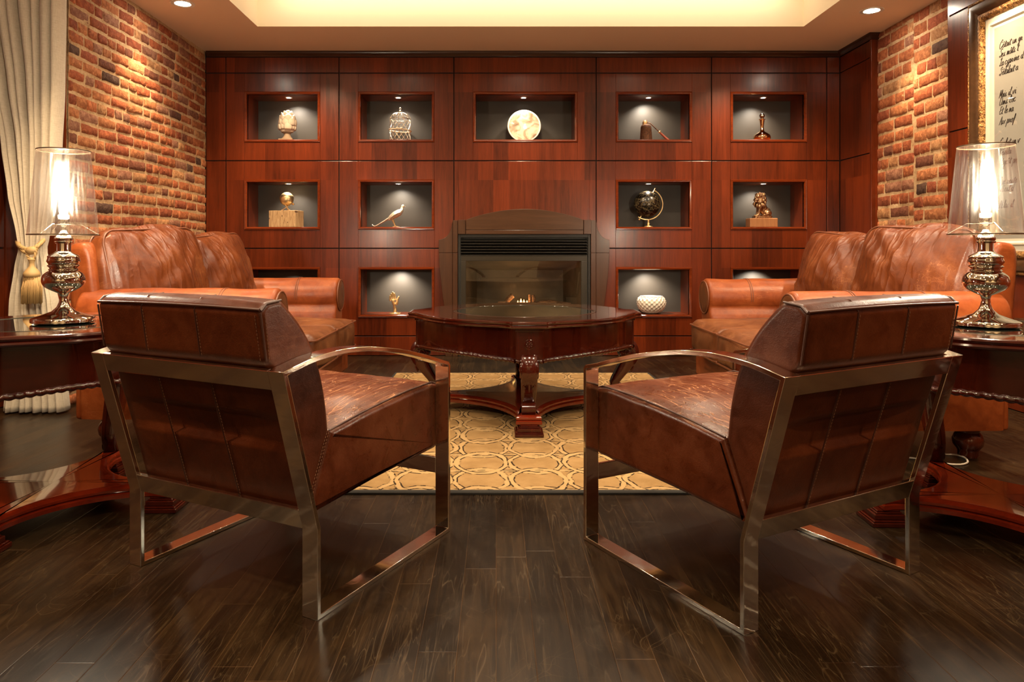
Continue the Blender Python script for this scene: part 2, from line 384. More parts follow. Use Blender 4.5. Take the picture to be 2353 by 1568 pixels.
# ------------------------------------------------------------------ floor
def floor_mat():
    t = NT('dark_plank_floor'); c = t.coord('World'); s = t.n('SeparateXYZ', {0: c})
    W = .092
    xi = t.math('MULTIPLY', s.outputs[0], 1/W); pi_ = t.math('FLOOR', xi)
    wn = t.n('TexWhiteNoise', {'W': pi_}, noise_dimensions='1D').outputs[0]
    yi = t.math('ADD', t.math('MULTIPLY', s.outputs[1], 1/1.15), t.math('MULTIPLY', wn, 7)); pj = t.math('FLOOR', yi)
    wn2 = t.n('TexWhiteNoise', {'Vector': t.n('CombineXYZ', {0: pi_, 1: pj, 2: 0.0}).outputs[0]}, noise_dimensions='3D').outputs[0]
    g = t.noise(t.scale(c, (16, 1.4, 1)), 2.5, 8, .65, .8)
    cloud = t.noise(t.scale(c, (1, .7, 1)), 3.0, 5, .6, .8)
    v = t.math('ADD', t.math('MULTIPLY', g, .5), t.math('ADD', t.math('MULTIPLY', wn2, .11), t.math('MULTIPLY', cloud, .46)))
    col = t.ramp(v, [(.3, (.0034, .0015, .0005)), (.5, (.0098, .0046, .0015)), (.72, (.034, .0172, .0060))])
    # joints
    fx = t.math('FRACT', xi); ex = t.math('MINIMUM', fx, t.math('SUBTRACT', 1.0, fx))
    fy = t.math('FRACT', yi); ey = t.math('MULTIPLY', t.math('MINIMUM', fy, t.math('SUBTRACT', 1.0, fy)), 12)
    j = t.ramp(t.math('MINIMUM', ex, ey), [(0, 1.0), (.018, 0.0)])
    jl = t.math('MULTIPLY', j, t.ramp(cloud, [(.35, .15), (.6, .9)]))
    col = t.mix(t.math('MULTIPLY', jl, .55), col, (.11, .055, .022))
    # scuffs
    wv = t.n('VectorMath', {0: c, 1: t.n('VectorMath', {0: t.n('TexNoise', {'Vector': c, 'Scale': 2.5, 'Detail': 2.0}).outputs['Color'], 3: .5}, operation='SCALE').outputs[0]}, operation='ADD').outputs[0]
    fl_ = []
    for rz_, s_ in ((R(20), 3.2), (R(-33), 2.6), (R(75), 2.2), (R(4), 4.0)):
        q_ = t.noise(t.scale(c, (7, .45, 1), (0, 0, rz_)), s_, 2, .5, .3)
        fl_.append(t.ramp(t.math('ABSOLUTE', t.math('SUBTRACT', q_, .5)), [(0, 1.0), (.0045, 0.0)]))
    fine = t.math('MAXIMUM', t.math('MAXIMUM', fl_[0], fl_[1]), t.math('MAXIMUM', fl_[2], fl_[3]))
    fine = t.math('MULTIPLY', fine, t.ramp(t.noise(c, 2.3, 4, .6), [(.40, .1), (.65, 1.0)]))
    col = t.mix(t.math('MULTIPLY', fine, .45), col, (.10, .06, .024))
    sc = t.n('TexVoronoi', {'Vector': t.scale(wv, (1, .55, 1), (0, 0, R(28))), 'Scale': 7.0}, feature='DISTANCE_TO_EDGE').outputs[0]
    sc2 = t.n('TexVoronoi', {'Vector': t.scale(wv, (1, .4, 1), (0, 0, R(-35))), 'Scale': 12.0}, feature='DISTANCE_TO_EDGE').outputs[0]
    sm = t.math('MAXIMUM', t.ramp(sc, [(0, 1.0), (.006, 0.0)]), t.ramp(sc2, [(0, .8), (.009, 0.0)]))
    sm = t.math('MULTIPLY', sm, t.ramp(t.noise(c, 5, 3), [(.42, 0.0), (.62, 1.0)]))
    col = t.mix(t.math('MULTIPLY', sm, .28), col, (.11, .07, .035))
    h = t.math('ADD', t.math('MULTIPLY', j, -1.2), t.math('ADD', t.math('MULTIPLY', g, .5), t.math('MULTIPLY', t.noise(t.scale(c, (6, 1.5, 1)), 3, 3), .6)))
    b = t.n('Bump', {'Strength': .22, 'Distance': .003, 'Height': h})
    rr = t.math('ADD', .19, t.math('ADD', t.math('MULTIPLY', fine, .15), t.math('MULTIPLY', cloud, .26)))
    return t.fin(t.n('BsdfPrincipled', {'Base Color': col, 'Roughness': rr, 'Normal': b.outputs[0], 'Specular IOR Level': .27}))
XL, XR, XB = -2.576, 3.04, 3.10
LREC = -2.95; FY = -3.4
m = MB(); m.box(-3.2, 3.3, FY-.1, BY+.5, -.06, 0); struct(m.build('floor', floor_mat(), smooth=0))

# ------------------------------------------------------------------ ceiling with tray
TX0, TX1, TY0, TY1, TZ = -1.878, 2.42, -2.2, 5.65, 3.05
m = MB()
e_ = .0205
m.box(-3.2, 3.3, TY1, BY+.2, CEIL, CEIL+.0009); m.box(-3.2, 3.3, FY-.1, TY0, CEIL, CEIL+.0009)
m.box(-3.2, TX0, TY0, TY1, CEIL, CEIL+.0009); m.box(TX1, 3.3, TY0, TY1, CEIL, CEIL+.0009)
m.mi = 1; m.box(TX0-.02, TX1+.02, TY1, TY1+.02, CEIL+.001, TZ); m.box(TX0-.02, TX1+.02, TY0-.02, TY0, CEIL+.001, TZ)
m.box(TX0-.02, TX0, TY0, TY1, CEIL+.001, TZ); m.box(TX1, TX1+.02, TY0, TY1, CEIL+.001, TZ)
m.box(TX0-.02, TX1+.02, TY0-.02, TY1+.02, TZ, TZ+.05)
struct(m.build('ceiling', [M_soffit, M_cream], smooth=0))

# ------------------------------------------------------------------ brick walls
def brick_mat():
    t = NT('old_brick'); c = t.coord('World')
    at = t.n('Attribute', attribute_name='brick').outputs['Color']
    n1 = t.noise(c, 28, 6, .65, .6); n2 = t.noise(c, 6, 4, .6)
    col = t.mix(t.ramp(n1, [(.42, .0), (.66, 1.0)]), t.mix(1.0, at, (.78, .74, .72), 'MULTIPLY'), t.mix(1.0, at, (1.4, 1.55, 1.55), 'MULTIPLY'))
    col = t.mix(t.ramp(n2, [(.50, 0.0), (.74, .55)]), col, (.16, .045, .022))
    pit = t.n('TexVoronoi', {'Vector': c, 'Scale': 120.0}).outputs[0]
    pm = t.math('MULTIPLY', t.ramp(pit, [(.10, 1.0), (.22, 0.0)]), t.ramp(t.noise(c, 15, 3), [(.5, 0.0), (.62, .8)]))
    col = t.mix(pm, col, (.05, .018, .01))
    h = t.math('ADD', t.math('MULTIPLY', n1, 1.2), t.math('MULTIPLY', pm, -.8))
    b = t.n('Bump', {'Strength': 1.0, 'Distance': .012, 'Height': h})
    return t.fin(t.n('BsdfPrincipled', {'Base Color': col, 'Roughness': .82, 'Normal': b.outputs[0], 'Specular IOR Level': .2}))
def mortar_mat():
    t = NT('lime_mortar'); c = t.coord('World')
    n1 = t.noise(c, 45, 6, .7); n2 = t.noise(c, 7, 4, .6)
    col = t.ramp(t.math('ADD', t.math('MULTIPLY', n1, .5), t.math('MULTIPLY', n2, .5)), [(.33, (.25, .13, .06)), (.5, (.50, .32, .17)), (.68, (.64, .46, .28))])
    b = t.n('Bump', {'Strength': .8, 'Distance': .008, 'Height': n1})
    return t.fin(t.n('BsdfPrincipled', {'Base Color': col, 'Roughness': .95, 'Normal': b.outputs[0], 'Specular IOR Level': .1}))
M_brick, M_mortar = brick_mat(), mortar_mat()
def brick_wall(name, X, sgn, y0, y1, course, blen, seed, tidy=1.0, split=None):
    """wall in the plane x=X whose face looks towards sgn; real bricks standing proud of the mortar bed"""
    rnd = random.Random(seed); V = []; Fc = []; Cl = []; MI = []
    pal = [((.38,.115,.045),5),((.34,.090,.036),5),((.43,.155,.062),4),((.29,.075,.034),3.5),((.46,.215,.095),1.5),((.20,.07,.04),1.5),((.10,.05,.034),.7),((.31,.135,.08),2)]
    def pick():
        s = rnd.random()*sum(p[1] for p in pal)
        for c, w_ in pal:
            s -= w_
            if s <= 0: return c
        return pal[0][0]
    # mortar bed
    ny, nz = int((y1-y0)/.02), int(CEIL/.02)
    for i in range(ny+1):
        for j in range(nz+1):
            y = y0+(y1-y0)*i/ny; z = CEIL*j/nz
            d = .009*noise.noise(Vector((y*9, z*9, seed)))+.005*noise.noise(Vector((y*30, z*30, seed)))
            V.append((X+sgn*(d*.6-.003), y, z)); Cl.append((.4,.3,.2,1))
    for i in range(ny):
        for j in range(nz):
            a = i*(nz+1)+j; Fc.append((a, a+1, a+nz+2, a+nz+1)); MI.append(1)
    segs = [(y0, y1, 0)] if not split else [(y0, split, 1), (split, y1, 0)]
    for (ya, yb, sid) in segs:
        z = .0; row = 0
        off = .04*sid
        z -= off
        while z < CEIL:
            hh = course*(1+rnd.uniform(-.05,.05)/tidy)
            y = ya-rnd.uniform(0, blen); head = (row % 6 == 5)
            while y < yb:
                L = blen*(.5 if head or rnd.random() < .30 else 1)*(1+rnd.uniform(-.1,.1)/tidy)
                g = .0042+rnd.uniform(0, .0035)/tidy
                a0, a1 = max(y+g, ya+.003), min(y+L-g, yb-.003); y += L
                if a1-a0 < .03: continue
                z0, z1 = max(0, z+g), min(CEIL, z+hh-g)
                if z1-z0 < .015: continue
                col = pick(); k = rnd.uniform(.82, 1.16); col = tuple(min(1, c*k) for c in col)
                out = .004+rnd.uniform(-.003, .003)/tidy
                nu, nv = (9, 5); b0 = len(V); sd = rnd.random()*100
                tl = rnd.uniform(-.02,.02)/tidy
                for i in range(nu):
                    for j in range(nv):
                        u, v = i/(nu-1), j/(nv-1)
                        # cluster near the edges
                        uu = .5-.5*math.cos(PI*u)*(1 if 0 < i < nu-1 else 1); vv = .5-.5*math.cos(PI*v)
                        edge = min(i, nu-1-i, j, nv-1-j)
                        yy = a0+(a1-a0)*uu; zz = z0+(z1-z0)*vv+tl*(yy-(a0+a1)/2)
                        wob = .006/tidy
                        yy += wob*noise.noise(Vector((zz*30, yy*30, sd))); zz += wob*noise.noise(Vector((yy*30, zz*30, sd+9)))
                        wz = .006*math.sin((yy)*3.1+seed)/tidy; zz += wz
                        if edge == 0: dd = -.008
                        elif edge == 1: dd = out*.82+.003*noise.noise(Vector((yy*60, zz*60, sd)))
                        else: dd = out+.0035*noise.noise(Vector((yy*40, zz*40, sd)))
                        V.append((X+sgn*dd, yy, min(zz, CEIL-.001))); Cl.append((*col, 1))
                for i in range(nu-1):
                    for j in range(nv-1):
                        a = b0+i*nv+j; Fc.append((a, a+1, a+nv+1, a+nv)); MI.append(0)
            z += hh; row += 1
    me = bpy.data.meshes.new(name); me.from_pydata(V, [], Fc); me.materials.append(M_brick); me.materials.append(M_mortar)
    me.polygons.foreach_set('material_index', MI); me.polygons.foreach_set('use_smooth', [True]*len(Fc))
    ca = me.color_attributes.new('brick', 'FLOAT_COLOR', 'POINT'); ca.data.foreach_set('color', [c for q in Cl for c in q])
    if sgn < 0: me.flip_normals()
    o = bpy.data.objects.new(name, me); COL.objects.link(o); struct(o)
    return o
wl = brick_wall('wall_left', XL, 1, 4.33, BY, .079, .215, 3)
m = MB(); m.box(XL-.12, XL-.012, 4.33, BY+.1, 0, CEIL); m.build('wall_core', M_mortar, wl, smooth=0)
wr = brick_wall('wall_right', XB, -1, 4.84, 5.86, .098, .25, 11, 1.6, split=5.33)
m = MB(); m.box(XB+.012, XB+.12, 4.8, BY+.1, 0, CEIL); m.build('wall_core', M_mortar, wr, smooth=0)

# ------------------------------------------------------------------ wood panelled walls
S = BY/F
def bx(px): return (px-CX)*S
def bz(py): return EYE-(py-CY)*S
JX = [XL]+[bx(p) for p in (519, 779, 1043, 1370, 1635, 1900)]+[bx(1930)]
JZ = [0, bz(772.5), bz(571), bz(369.5), bz(168), bz(131)]
NC = {1: (561.5, 735.5), 2: (823, 998), 3: (1087, 1327), 4: (1415, 1590), 5: (1678.5, 1854)}
NRW = {4: (211, 327), 3: (413, 528), 2: (614, 730)}   # keyed by panel row from the floor+1
NICHES = []
for c in NC:
    for r in (4, 3, 2):
        if c == 3 and r != 4: continue
        NICHES.append((c, r, bx(NC[c][0]), bx(NC[c][1]), bz(NRW[r][1]), bz(NRW[r][0])))
FPX0, FPX1, FPZ = bx(1053), bx(1355), bz(541)
m = MB(); g = .0045
for ci in range(len(JX)-1):
    for ri in range(len(JZ)-1):
        x0, x1, z0, z1 = JX[ci]+g, JX[ci+1]-g, JZ[ri]+g, JZ[ri+1]-g
        holes = [(n[2], n[3], n[4], n[5]) for n in NICHES if n[0] == ci and n[1]-1 == ri]
        if ci == 3 and z0 < FPZ:
            if z1 <= FPZ: 
                m.box(x0, FPX0, BY, BY+.02, z0, z1); m.box(FPX1, x1, BY, BY+.02, z0, z1); continue
            m.box(x0, FPX0, BY, BY+.02, z0, z1); m.box(FPX1, x1, BY, BY+.02, z0, z1); m.box(FPX0, FPX1, BY, BY+.02, FPZ, z1); continue
        if holes:
            a, b, c_, d = holes[0]; q = .0006
            m.box(x0, a-q, BY, BY+.02, z0, z1); m.box(b+q, x1, BY, BY+.02, z0, z1)
            m.box(a, b, BY, BY+.02, z0, c_); m.box(a, b, BY, BY+.02, d, z1)
        else: m.box(x0, x1, BY, BY+.02, z0, z1)
wb = struct(m.build('wall_back', M_wall, smooth=0, bevel=.0018))
# backing board behind the grooves, with the holes left open
m = MB()
xs = sorted(set([XL-.1, XB+.1]+[v for n in NICHES for v in (n[2]-.001, n[3]+.001)]+[FPX0, FPX1])); zs = sorted(set([0, CEIL, FPZ]+[v for n in NICHES for v in (n[4]-.001, n[5]+.001)]))
for i in range(len(xs)-1):
    for j in range(len(zs)-1):
        cx_, cz_ = (xs[i]+xs[i+1])/2, (zs[j]+zs[j+1])/2
        if any(n[2] < cx_ < n[3] and n[4] < cz_ < n[5] for n in NICHES): continue
        if FPX0 < cx_ < FPX1 and cz_ < FPZ: continue
        m.box(xs[i], xs[i+1], BY+.0145, BY+.05, zs[j], zs[j+1])
m.build('backing_board', M_groove, wb, smooth=0)
# niches
ND = .30
for c, r, x0, x1, z0, z1 in NICHES:
    m = MB(); t_ = .012; e = .024
    ix0, ix1, iz0, iz1 = x0+e, x1-e, z0+e, z1-e
    m.box(ix0-t_, ix0, BY+.01, BY+ND, iz0-t_, iz1+t_); m.box(ix1, ix1+t_, BY+.01, BY+ND, iz0-t_, iz1+t_)
    m.box(ix0, ix1, BY+.01, BY+ND, iz1, iz1+t_); m.box(ix0, ix1, BY+.01, BY+ND, iz0-t_, iz0)
    nb = m.build('niche', M_wall, wb, smooth=0)
    m = MB(); m.box(ix0-t_, ix1+t_, BY+ND, BY+ND+.01, iz0-t_, iz1+t_); m.build('niche_back', M_niche, nb, smooth=0)
    # mitred moulding, a section swept round the opening
    sec = [(0, .012), (0, -.006), (.004, -.010), (.009, -.008), (.011, -.012), (.018, -.010), (.024, .0), (.024, .03)]
    m = MB(); k = len(sec); vs = []
    for (cx_, cz_, dx, dz) in ((x0, z0, 1, 1), (x1, z0, -1, 1), (x1, z1, -1, -1), (x0, z1, 1, -1)):
        for u, v in sec: vs.append((cx_+dx*u, BY+v, cz_+dz*u))
    m.add(vs, [(i*k+j, i*k+j+1, ((i+1)%4)*k+j+1, ((i+1)%4)*k+j) for i in range(4) for j in range(k-1)])
    m.build('niche_moulding', M_wallx, nb, smooth=30)
# crown moulding along the back and returning on the right
crs = [(0, bz(131)), (-.008, bz(131)), (-.012, bz(129)), (-.018, bz(127)), (-.03, bz(124)), (-.034, bz(121)), (-.034, CEIL-.001), (0, CEIL-.001)]
m = MB(); k = len(crs); vs = []
for (x, y) in ((XL+.012, None), (bx(1930), 'c'), (None, 5.83), ('e', 5.83)):
    for u, z in crs:
        if y is None: vs.append((x, BY+u, z))
        elif y == 'c': vs.append((x+u, BY+u, z))
        elif x is None: vs.append((bx(1930)+u, 5.83+u, z))
        else: vs.append((XB+.02, 5.83+u, z))
m.add(vs, [(i*k+j, i*k+j+1, (i+1)*k+j+1, (i+1)*k+j) for i in range(3) for j in range(k-1)])
struct(m.build('trim_1', M_crown, smooth=25))
# wood return on the right
RX = bx(1930); m = MB()
for ri in range(len(JZ)-1):
    m.box(RX, RX+.02, 5.86, BY-g, JZ[ri]+g, JZ[ri+1]-g)
m.box(RX-.004, XB+.02, 5.83, 5.857, 0, bz(131))
wr2 = struct(m.build('wall_right_return', M_wall, smooth=0, bevel=.002)); wr2.name = 'wall_right_alcove'
m = MB(); m.box(RX+.012, XB+.05, 5.857, BY+.02, 0, CEIL); m.build('backing_board', M_groove, wr2, smooth=0)
# right wood wall forward of the brick
m = MB(); ys = [4.82, 3.9, 2.7, 1.5, .3, -.9, -2.1, FY]
for i in range(len(ys)-1):
    for ri in range(len(JZ)-1):
        m.box(XR, XR+.02, ys[i+1]+g, ys[i]-(g if i else 0), JZ[ri]+g, (JZ[ri+1] if ri < 4 else CEIL)-g)
m.box(XR, XB+.05, 4.815, 4.835, 0, CEIL)
w3 = struct(m.build('wall_right_panelled', M_wall, smooth=0, bevel=.002))
m = MB(); m.box(XR+.014, XR+.1, FY, 4.82, 0, CEIL); m.build('backing_board', M_groove, w3, smooth=0)
# left recess behind the curtain
m = MB(); ys = [4.31, 3.6, 2.5, 1.3, .1, -1.1, -2.3, FY]
for i in range(len(ys)-1):
    for ri in range(len(JZ)-1):
        m.box(LREC-.02, LREC, ys[i+1]+g, ys[i]-g, JZ[ri]+g, (JZ[ri+1] if ri < 4 else CEIL)-g)
m.box(LREC-.02, XL-.015, 4.312, 4.33, 0, CEIL)
w4 = struct(m.build('wall_left_panelled', M_wall, smooth=0, bevel=.002))
m = MB(); m.box(LREC-.1, LREC-.014, FY, 4.33, 0, CEIL); m.build('backing_board', M_groove, w4, smooth=0)
m = MB(); m.box(-3.2, 3.3, FY-.1, FY, 0, CEIL+.4); struct(m.build('wall_front', M_plaster, smooth=0))

# ------------------------------------------------------------------ fireplace
fp = thing('fireplace', 'black gas fireplace with an arched dark wood surround set in the panelled wall', 'fireplace', (bx(1208), BY, 0))
def fpart(m, name, mat, parent=fp, **kw):
    o = m.build(name, mat, parent, **kw); o.matrix_parent_inverse = Matrix.Translation(-fp.location); return o
def lx(px): return bx(px)
yF = BY-.002
# arched header board
m = MB(); cxp = 1205
arc = []
for i in range(25):
    t = i/24; px = 1071+(1339-1071)*t; arc.append((bx(px), bz(506-25*math.sin(PI*t)**.85)))
poly = [(bx(1071), bz(528.5))]+arc+[(bx(1339), bz(528.5))]
m.extrude(poly, 'y', yF-.045, yF); fpart(m, 'arched_header', M_mantel, smooth=25, bevel=.002)
m = MB(); m.box(bx(1071), bx(1339), yF-.045, yF, bz(538.5), bz(529.3)); fpart(m, 'header_rail', M_mantel, smooth=0, bevel=.002)
for a, b in ((1053, 1070), (1340, 1357)):
    m = MB(); m.box(bx(a), bx(b), yF-.048, yF, bz(538.5), bz(506)); fpart(m, 'header_block', M_mantelz, smooth=0, bevel=.002)
for sg, e0, e1, wg, low in ((-1, 1041, 1052, 1009, 1024), (1, 1356.5, 1368, 1399, 1384)):
    i0, i1 = (e0, e1)
    inner, outer = (i1, i0) if sg < 0 else (i0, i1)
    for (za, zb) in ((818, 582), (581, 507)):
        m = MB(); m.box(min(bx(inner), bx(outer)), max(bx(inner), bx(outer)), yF-.042, yF, bz(za), bz(zb)); fpart(m, 'pilaster', M_mantelz, smooth=0, bevel=.002)
    m = MB(); pts = [(bx(outer+sg*.6), bz(581)), (bx(outer+sg*.6), bz(511))]
    for i in range(13):
        a = PI/2*i/12; pts.append((bx((outer+sg*2)+(wg-outer-sg*2)*(1-math.cos(a))), bz(512+39*math.sin(a))))
    pts.append((bx(wg), bz(581)))
    m.extrude(pts, 'y', yF-.028, yF); fpart(m, 'side_wing', M_mantelz, smooth=25, bevel=.002)
    m = MB(); pts = [(bx(outer+sg*.6), bz(818)), (bx(outer+sg*.6), bz(582)), (bx(wg), bz(582))]
    for i in range(1, 9):
        t = i/8; pts.append((bx(wg+(low-wg)*t**1.5), bz(582+(720-582)*t)))
    pts.append((bx(low), bz(818)))
    m.extrude(pts, 'y', yF-.028, yF); fpart(m, 'side_wing', M_mantelz, smooth=25, bevel=.002)
# black metal insert
m = MB(); q = .004
m.box(bx(1053), bx(1058), BY-.03, BY+.03, 0, bz(539)); m.box(bx(1350.5), bx(1355.5), BY-.03, BY+.03, 0, bz(539))
m.box(bx(1053), bx(1355.5), BY-.025, BY+.03, bz(546), bz(539))
m.box(bx(1058), bx(1350.5), BY+.045, BY+.06, bz(590), bz(546))
fpart(m, 'insert_frame', M_black, smooth=0, bevel=.002)
for k in range(6):
    y0 = 549+k*6.6; m = MB()
    m.extrude([(BY-.018, bz(y0+4.6)), (BY+.03, bz(y0)), (BY+.03, bz(y0)-.004), (BY-.018, bz(y0+4.6)-.004)], 'x', bx(1059), bx(1349.5)); fpart(m, 'louvre_slat', M_black, smooth=0)
m = MB(); yd = BY-.015
m.box(bx(1059), bx(1349), yd, yd+.03, bz(600), bz(588)); m.box(bx(1059), bx(1349), yd, yd+.03, bz(722), bz(712))
m.box(bx(1059), bx(1070.5), yd, yd+.03, bz(712), bz(600)); m.box(bx(1335), bx(1349), yd, yd+.03, bz(712), bz(600))
fpart(m, 'door_frame', simple('door_frame_bronze', (.03, .023, .014), .35, .3), smooth=0, bevel=.002)
m = MB(); a0, a1, b0, b1 = bx(1069), bx(1337), bz(713), bz(599); yb = BY+.42
c0, c1, d0, d1 = P(1096, 0, yb).x, P(1294, 0, yb).x, b0, P(0, 621, yb).z
A = [(a0, BY+.02, b0), (a1, BY+.02, b0), (a1, BY+.02, b1), (a0, BY+.02, b1)]; B = [(c0, yb, d0), (c1, yb, d0), (c1, yb, d1), (c0, yb, d1)]
m.add(A+B, [(4,5,6,7), (0,1,5,4), (1,2,6,5), (2,3,7,6), (3,0,4,7)])
t_ = NT('firebox_lining'); cc = t_.coord('World'); fb = t_.fin(t_.n('BsdfPrincipled', {'Base Color': t_.ramp(t_.noise(cc, 5, 4), [(.3, (.05, .043, .030)), (.7, (.12, .10, .07))]), 'Roughness': .6}))
fpart(m, 'firebox', fb, smooth=0)
m = MB(); m.box(bx(1059), bx(1349), BY+.0, BY+.03, 0, bz(724)); m.box(bx(1062), bx(1346), BY-.016, BY-.002, bz(806), bz(796)); fpart(m, 'lower_grille', M_black, smooth=0, bevel=.002)
def glassy(name, tint=(1,1,1), refl=.12, rough=.01, edge=.8):
    t = NT(name); lw = t.n('LayerWeight', {'Blend': .25}).outputs['Fresnel']
    f = t.math('ADD', t.math('MULTIPLY', lw, edge), refl)
    return t.fin(t.n('MixShader', {0: f, 1: t.n('BsdfTransparent', {'Color': tint}), 2: t.n('BsdfGlossy', {'Color': (1, .97, .92), 'Roughness': rough})}))
m = MB(); m.box(bx(1070), bx(1335.5), yd+.012, yd+.016, bz(712), bz(600)); fpart(m, 'door_glass', glassy('fireplace_glass', (.92, .9, .86), .03), smooth=0)
t_ = NT('ceramic_log'); cc = t_.coord('Object'); nn = t_.noise(t_.scale(cc, (3, 12, 12)), 9, 5, .7, .8)
M_log = t_.fin(t_.n('BsdfPrincipled', {'Base Color': t_.ramp(nn, [(.36, (.03, .016, .009)), (.56, (.28, .16, .09)), (.74, (.5, .36, .24))]), 'Roughness': .9, 'Normal': t_.n('Bump', {'Strength': .8, 'Distance': .01, 'Height': nn}).outputs[0]}))
zf = b0
for pts, r in (([(1100, 710, .22), (1150, 704, .20), (1188, 706, .2)], .030), ([(1145, 700, .14), (1162, 699, .14), (1168, 688, .15), (1178, 680, .16)], .026),
               ([(1222, 704, .18), (1260, 697, .2), (1310, 704, .22)], .032), ([(1216, 703, .14), (1218, 690, .14), (1217, 678, .15)], .014), ([(1222, 704, .15), (1226, 688, .15), (1223, 680, .16)], .02),
               ([(1228, 706, .12), (1255, 699, .12), (1262, 701, .12)], .024)):
    P3 = [P(px, py, BY+d) for px, py, d in pts]; m = MB(); path = catmull(P3, 5)
    m.tube([p+Vector((0, 0, .004*noise.noise(p*30))) for p in path], [r*(1+.18*noise.noise(p*25)) for p in path], 10); fpart(m, 'log', M_log, smooth=50)
M_flame = emit('gas_flame', (1, .52, .16), 5)
for px, top, wd in ((1190, 690, 3), (1197, 686, 4), (1204, 688, 3.5), (1211, 690, 3.5), (1175, 699, 2.5), (1148, 700, 2), (1257, 698, 2.5)):
    m = MB(); b = P(px, 705, BY+.13); h = (705-top)*BY/F; w_ = wd*S
    m.lathe([(w_*.5, 0), (w_, h*.22), (w_*.8, h*.5), (w_*.35, h*.8), (.0005, h)], 10, b); fpart(m, 'flame', M_flame, smooth=60)
m = MB(); m.box(bx(1100), bx(1310), BY+.08, BY+.3, b0+.001, bz(708)); fpart(m, 'ember_bed', M_log, smooth=0)
point(P(1200, 694, BY+.10), 1.1, .03, (1, .5, .2))

# ------------------------------------------------------------------ downlights (things) and niche pucks
def downlight(x, y, z, label, group='recessed ceiling downlights'):
    t = thing('ceiling_downlight', label, 'ceiling light', (x, y, z), 0, group)
    m = MB(); m.lathe([(.052, .0), (.056, -.004), (.080, -.005), (.083, -.001), (.083, .0)], 32); m.build('trim_ring', M_trim, t)
    m = MB(); m.lathe([(.0005, -.002), (.050, -.002)], 28); m.lathe([(.050, -.0021), (.050, -.0005)], 28); m.build('lens', M_lens, t)
    return t
labs = ['round recessed ceiling light above the left brick wall', 'round recessed ceiling light above the right brick wall']
for i, (x, y, *_r) in enumerate(DOWN[:2]): downlight(x, y, CEIL, labs[i])
PUCKP = {(1,4): 7, (2,4): 7, (3,4): 4.5, (4,4): 7, (5,4): 7, (1,3): 6, (2,3): 6, (4,3): 3.5, (5,3): 6, (1,2): 3, (2,2): 9, (4,2): 8, (5,2): 8}
PAIM = {(1,4): (.05,.14), (2,4): (0,.06), (3,4): (0,.03), (4,4): (.03,.2), (5,4): (-.06,.1), (1,3): (.03,.06), (2,3): (.0,.16), (4,3): (-.03,-.06), (5,3): (-.04,.12), (2,2): (.0,.2), (4,2): (.03,.16), (5,2): (-.05,.2), (1,2): (0,.1)}
NAMES = {(1,4): 'carved artichoke finial', (2,4): 'wire birdcage', (3,4): 'round cream plate', (4,4): 'rusty bell with a bent handle', (5,4): 'shiny decanter',
         (1,3): 'gold ball on a wood block', (2,3): 'silver pheasant', (4,3): 'black globe', (5,3): 'seated lion', (2,2): 'golden hand', (4,2): 'white honeycomb bowl', (5,2): 'empty niche behind the right sofa', (1,2): 'empty niche behind the left sofa'}
for c, r, x0, x1, z0, z1 in NICHES:
    xm = (x0+x1)/2+{1: .02, 2: .0, 3: -.01, 4: -.02, 5: 0}[c]; zt = z1-.024; yy = BY+.13
    if r > 2:
        t = thing('niche_spotlight', 'small round spotlight in the niche ceiling above the '+NAMES[(c, r)], 'spotlight', (xm, yy, zt), 0, 'niche spotlights')
        m = MB(); m.lathe([(.020, 0), (.021, -.004), (.030, -.004), (.032, 0)], 24); m.build('trim_ring', M_trim, t)
        m = MB(); m.lathe([(.0005, -.003), (.019, -.003)], 20); m.build('lens', emit('puck_lens', (1, .9, .75), 30), t)
    ax, ay = PAIM[(c, r)]
    spot((xm, yy, zt-.008), (xm+ax, yy+ay, z0+.02), PUCKP[(c, r)]*1.5, 118, .85, .010, (1, .88, .72))

# ------------------------------------------------------------------ niche objects
NF = {4: bz(327)+.024, 3: bz(528)+.024, 2: bz(730)+.024}   # niche floor heights
OY = BY+.13; OS = OY/F
def ox(px): return (px-CX)*OS
# artichoke finial
x, z = ox(660), NF[4]
t = thing('artichoke_finial', 'carved cream artichoke finial on a square foot in the top left niche', 'ornament', (x, OY, z))
M_stone = simple('carved_stone', (.62, .50, .38), .7)
m = MB(); m.box(-.062, .062, -.062, .062, 0, .02); m.lathe([(.055, .02), (.05, .028), (.04, .036), (.030, .052), (.027, .068), (.036, .076), (.03, .082)], 28); m.build('pedestal', simple('pedestal_stone', (.33, .23, .15), .75), t, smooth=40)
m = MB(); m.lathe([(.03, .08), (.06, .10), (.075, .135), (.072, .18), (.055, .23), (.03, .262), (.004, .285)], 24); m.build('core', M_stone, t)
m = MB()
for row, (zz, rr, n, hh, ww) in enumerate(((.085, .05, 9, .055, .035), (.105, .070, 8, .07, .042), (.14, .074, 7, .07, .045), (.178, .066, 7, .06, .042), (.212, .050, 6, .05, .036), (.24, .03, 5, .036, .028))):
    for i in range(n):
        a = 2*PI*(i+.5*(row % 2))/n-PI/2
        def lf(u, v, a=a, zz=zz, rr=rr, hh=hh, ww=ww):
            s = (u-.5)*2; wv = ww*math.sqrt(max(0, 1-(v)**2.6)); k = 1-.22*v*v
            rad = rr*k+.010*math.sin(PI*v*.9)+.011*v**4-.006*s*s
            an = a+s*wv/rr/1.15
            return (rad*math.cos(an), rad*math.sin(an), zz+hh*v)
        m.grid(lf, 7, 8)
o = m.build('leaves', M_stone, t, smooth=60); sd = o.modifiers.new('s', 'SOLIDIFY'); sd.thickness = .006
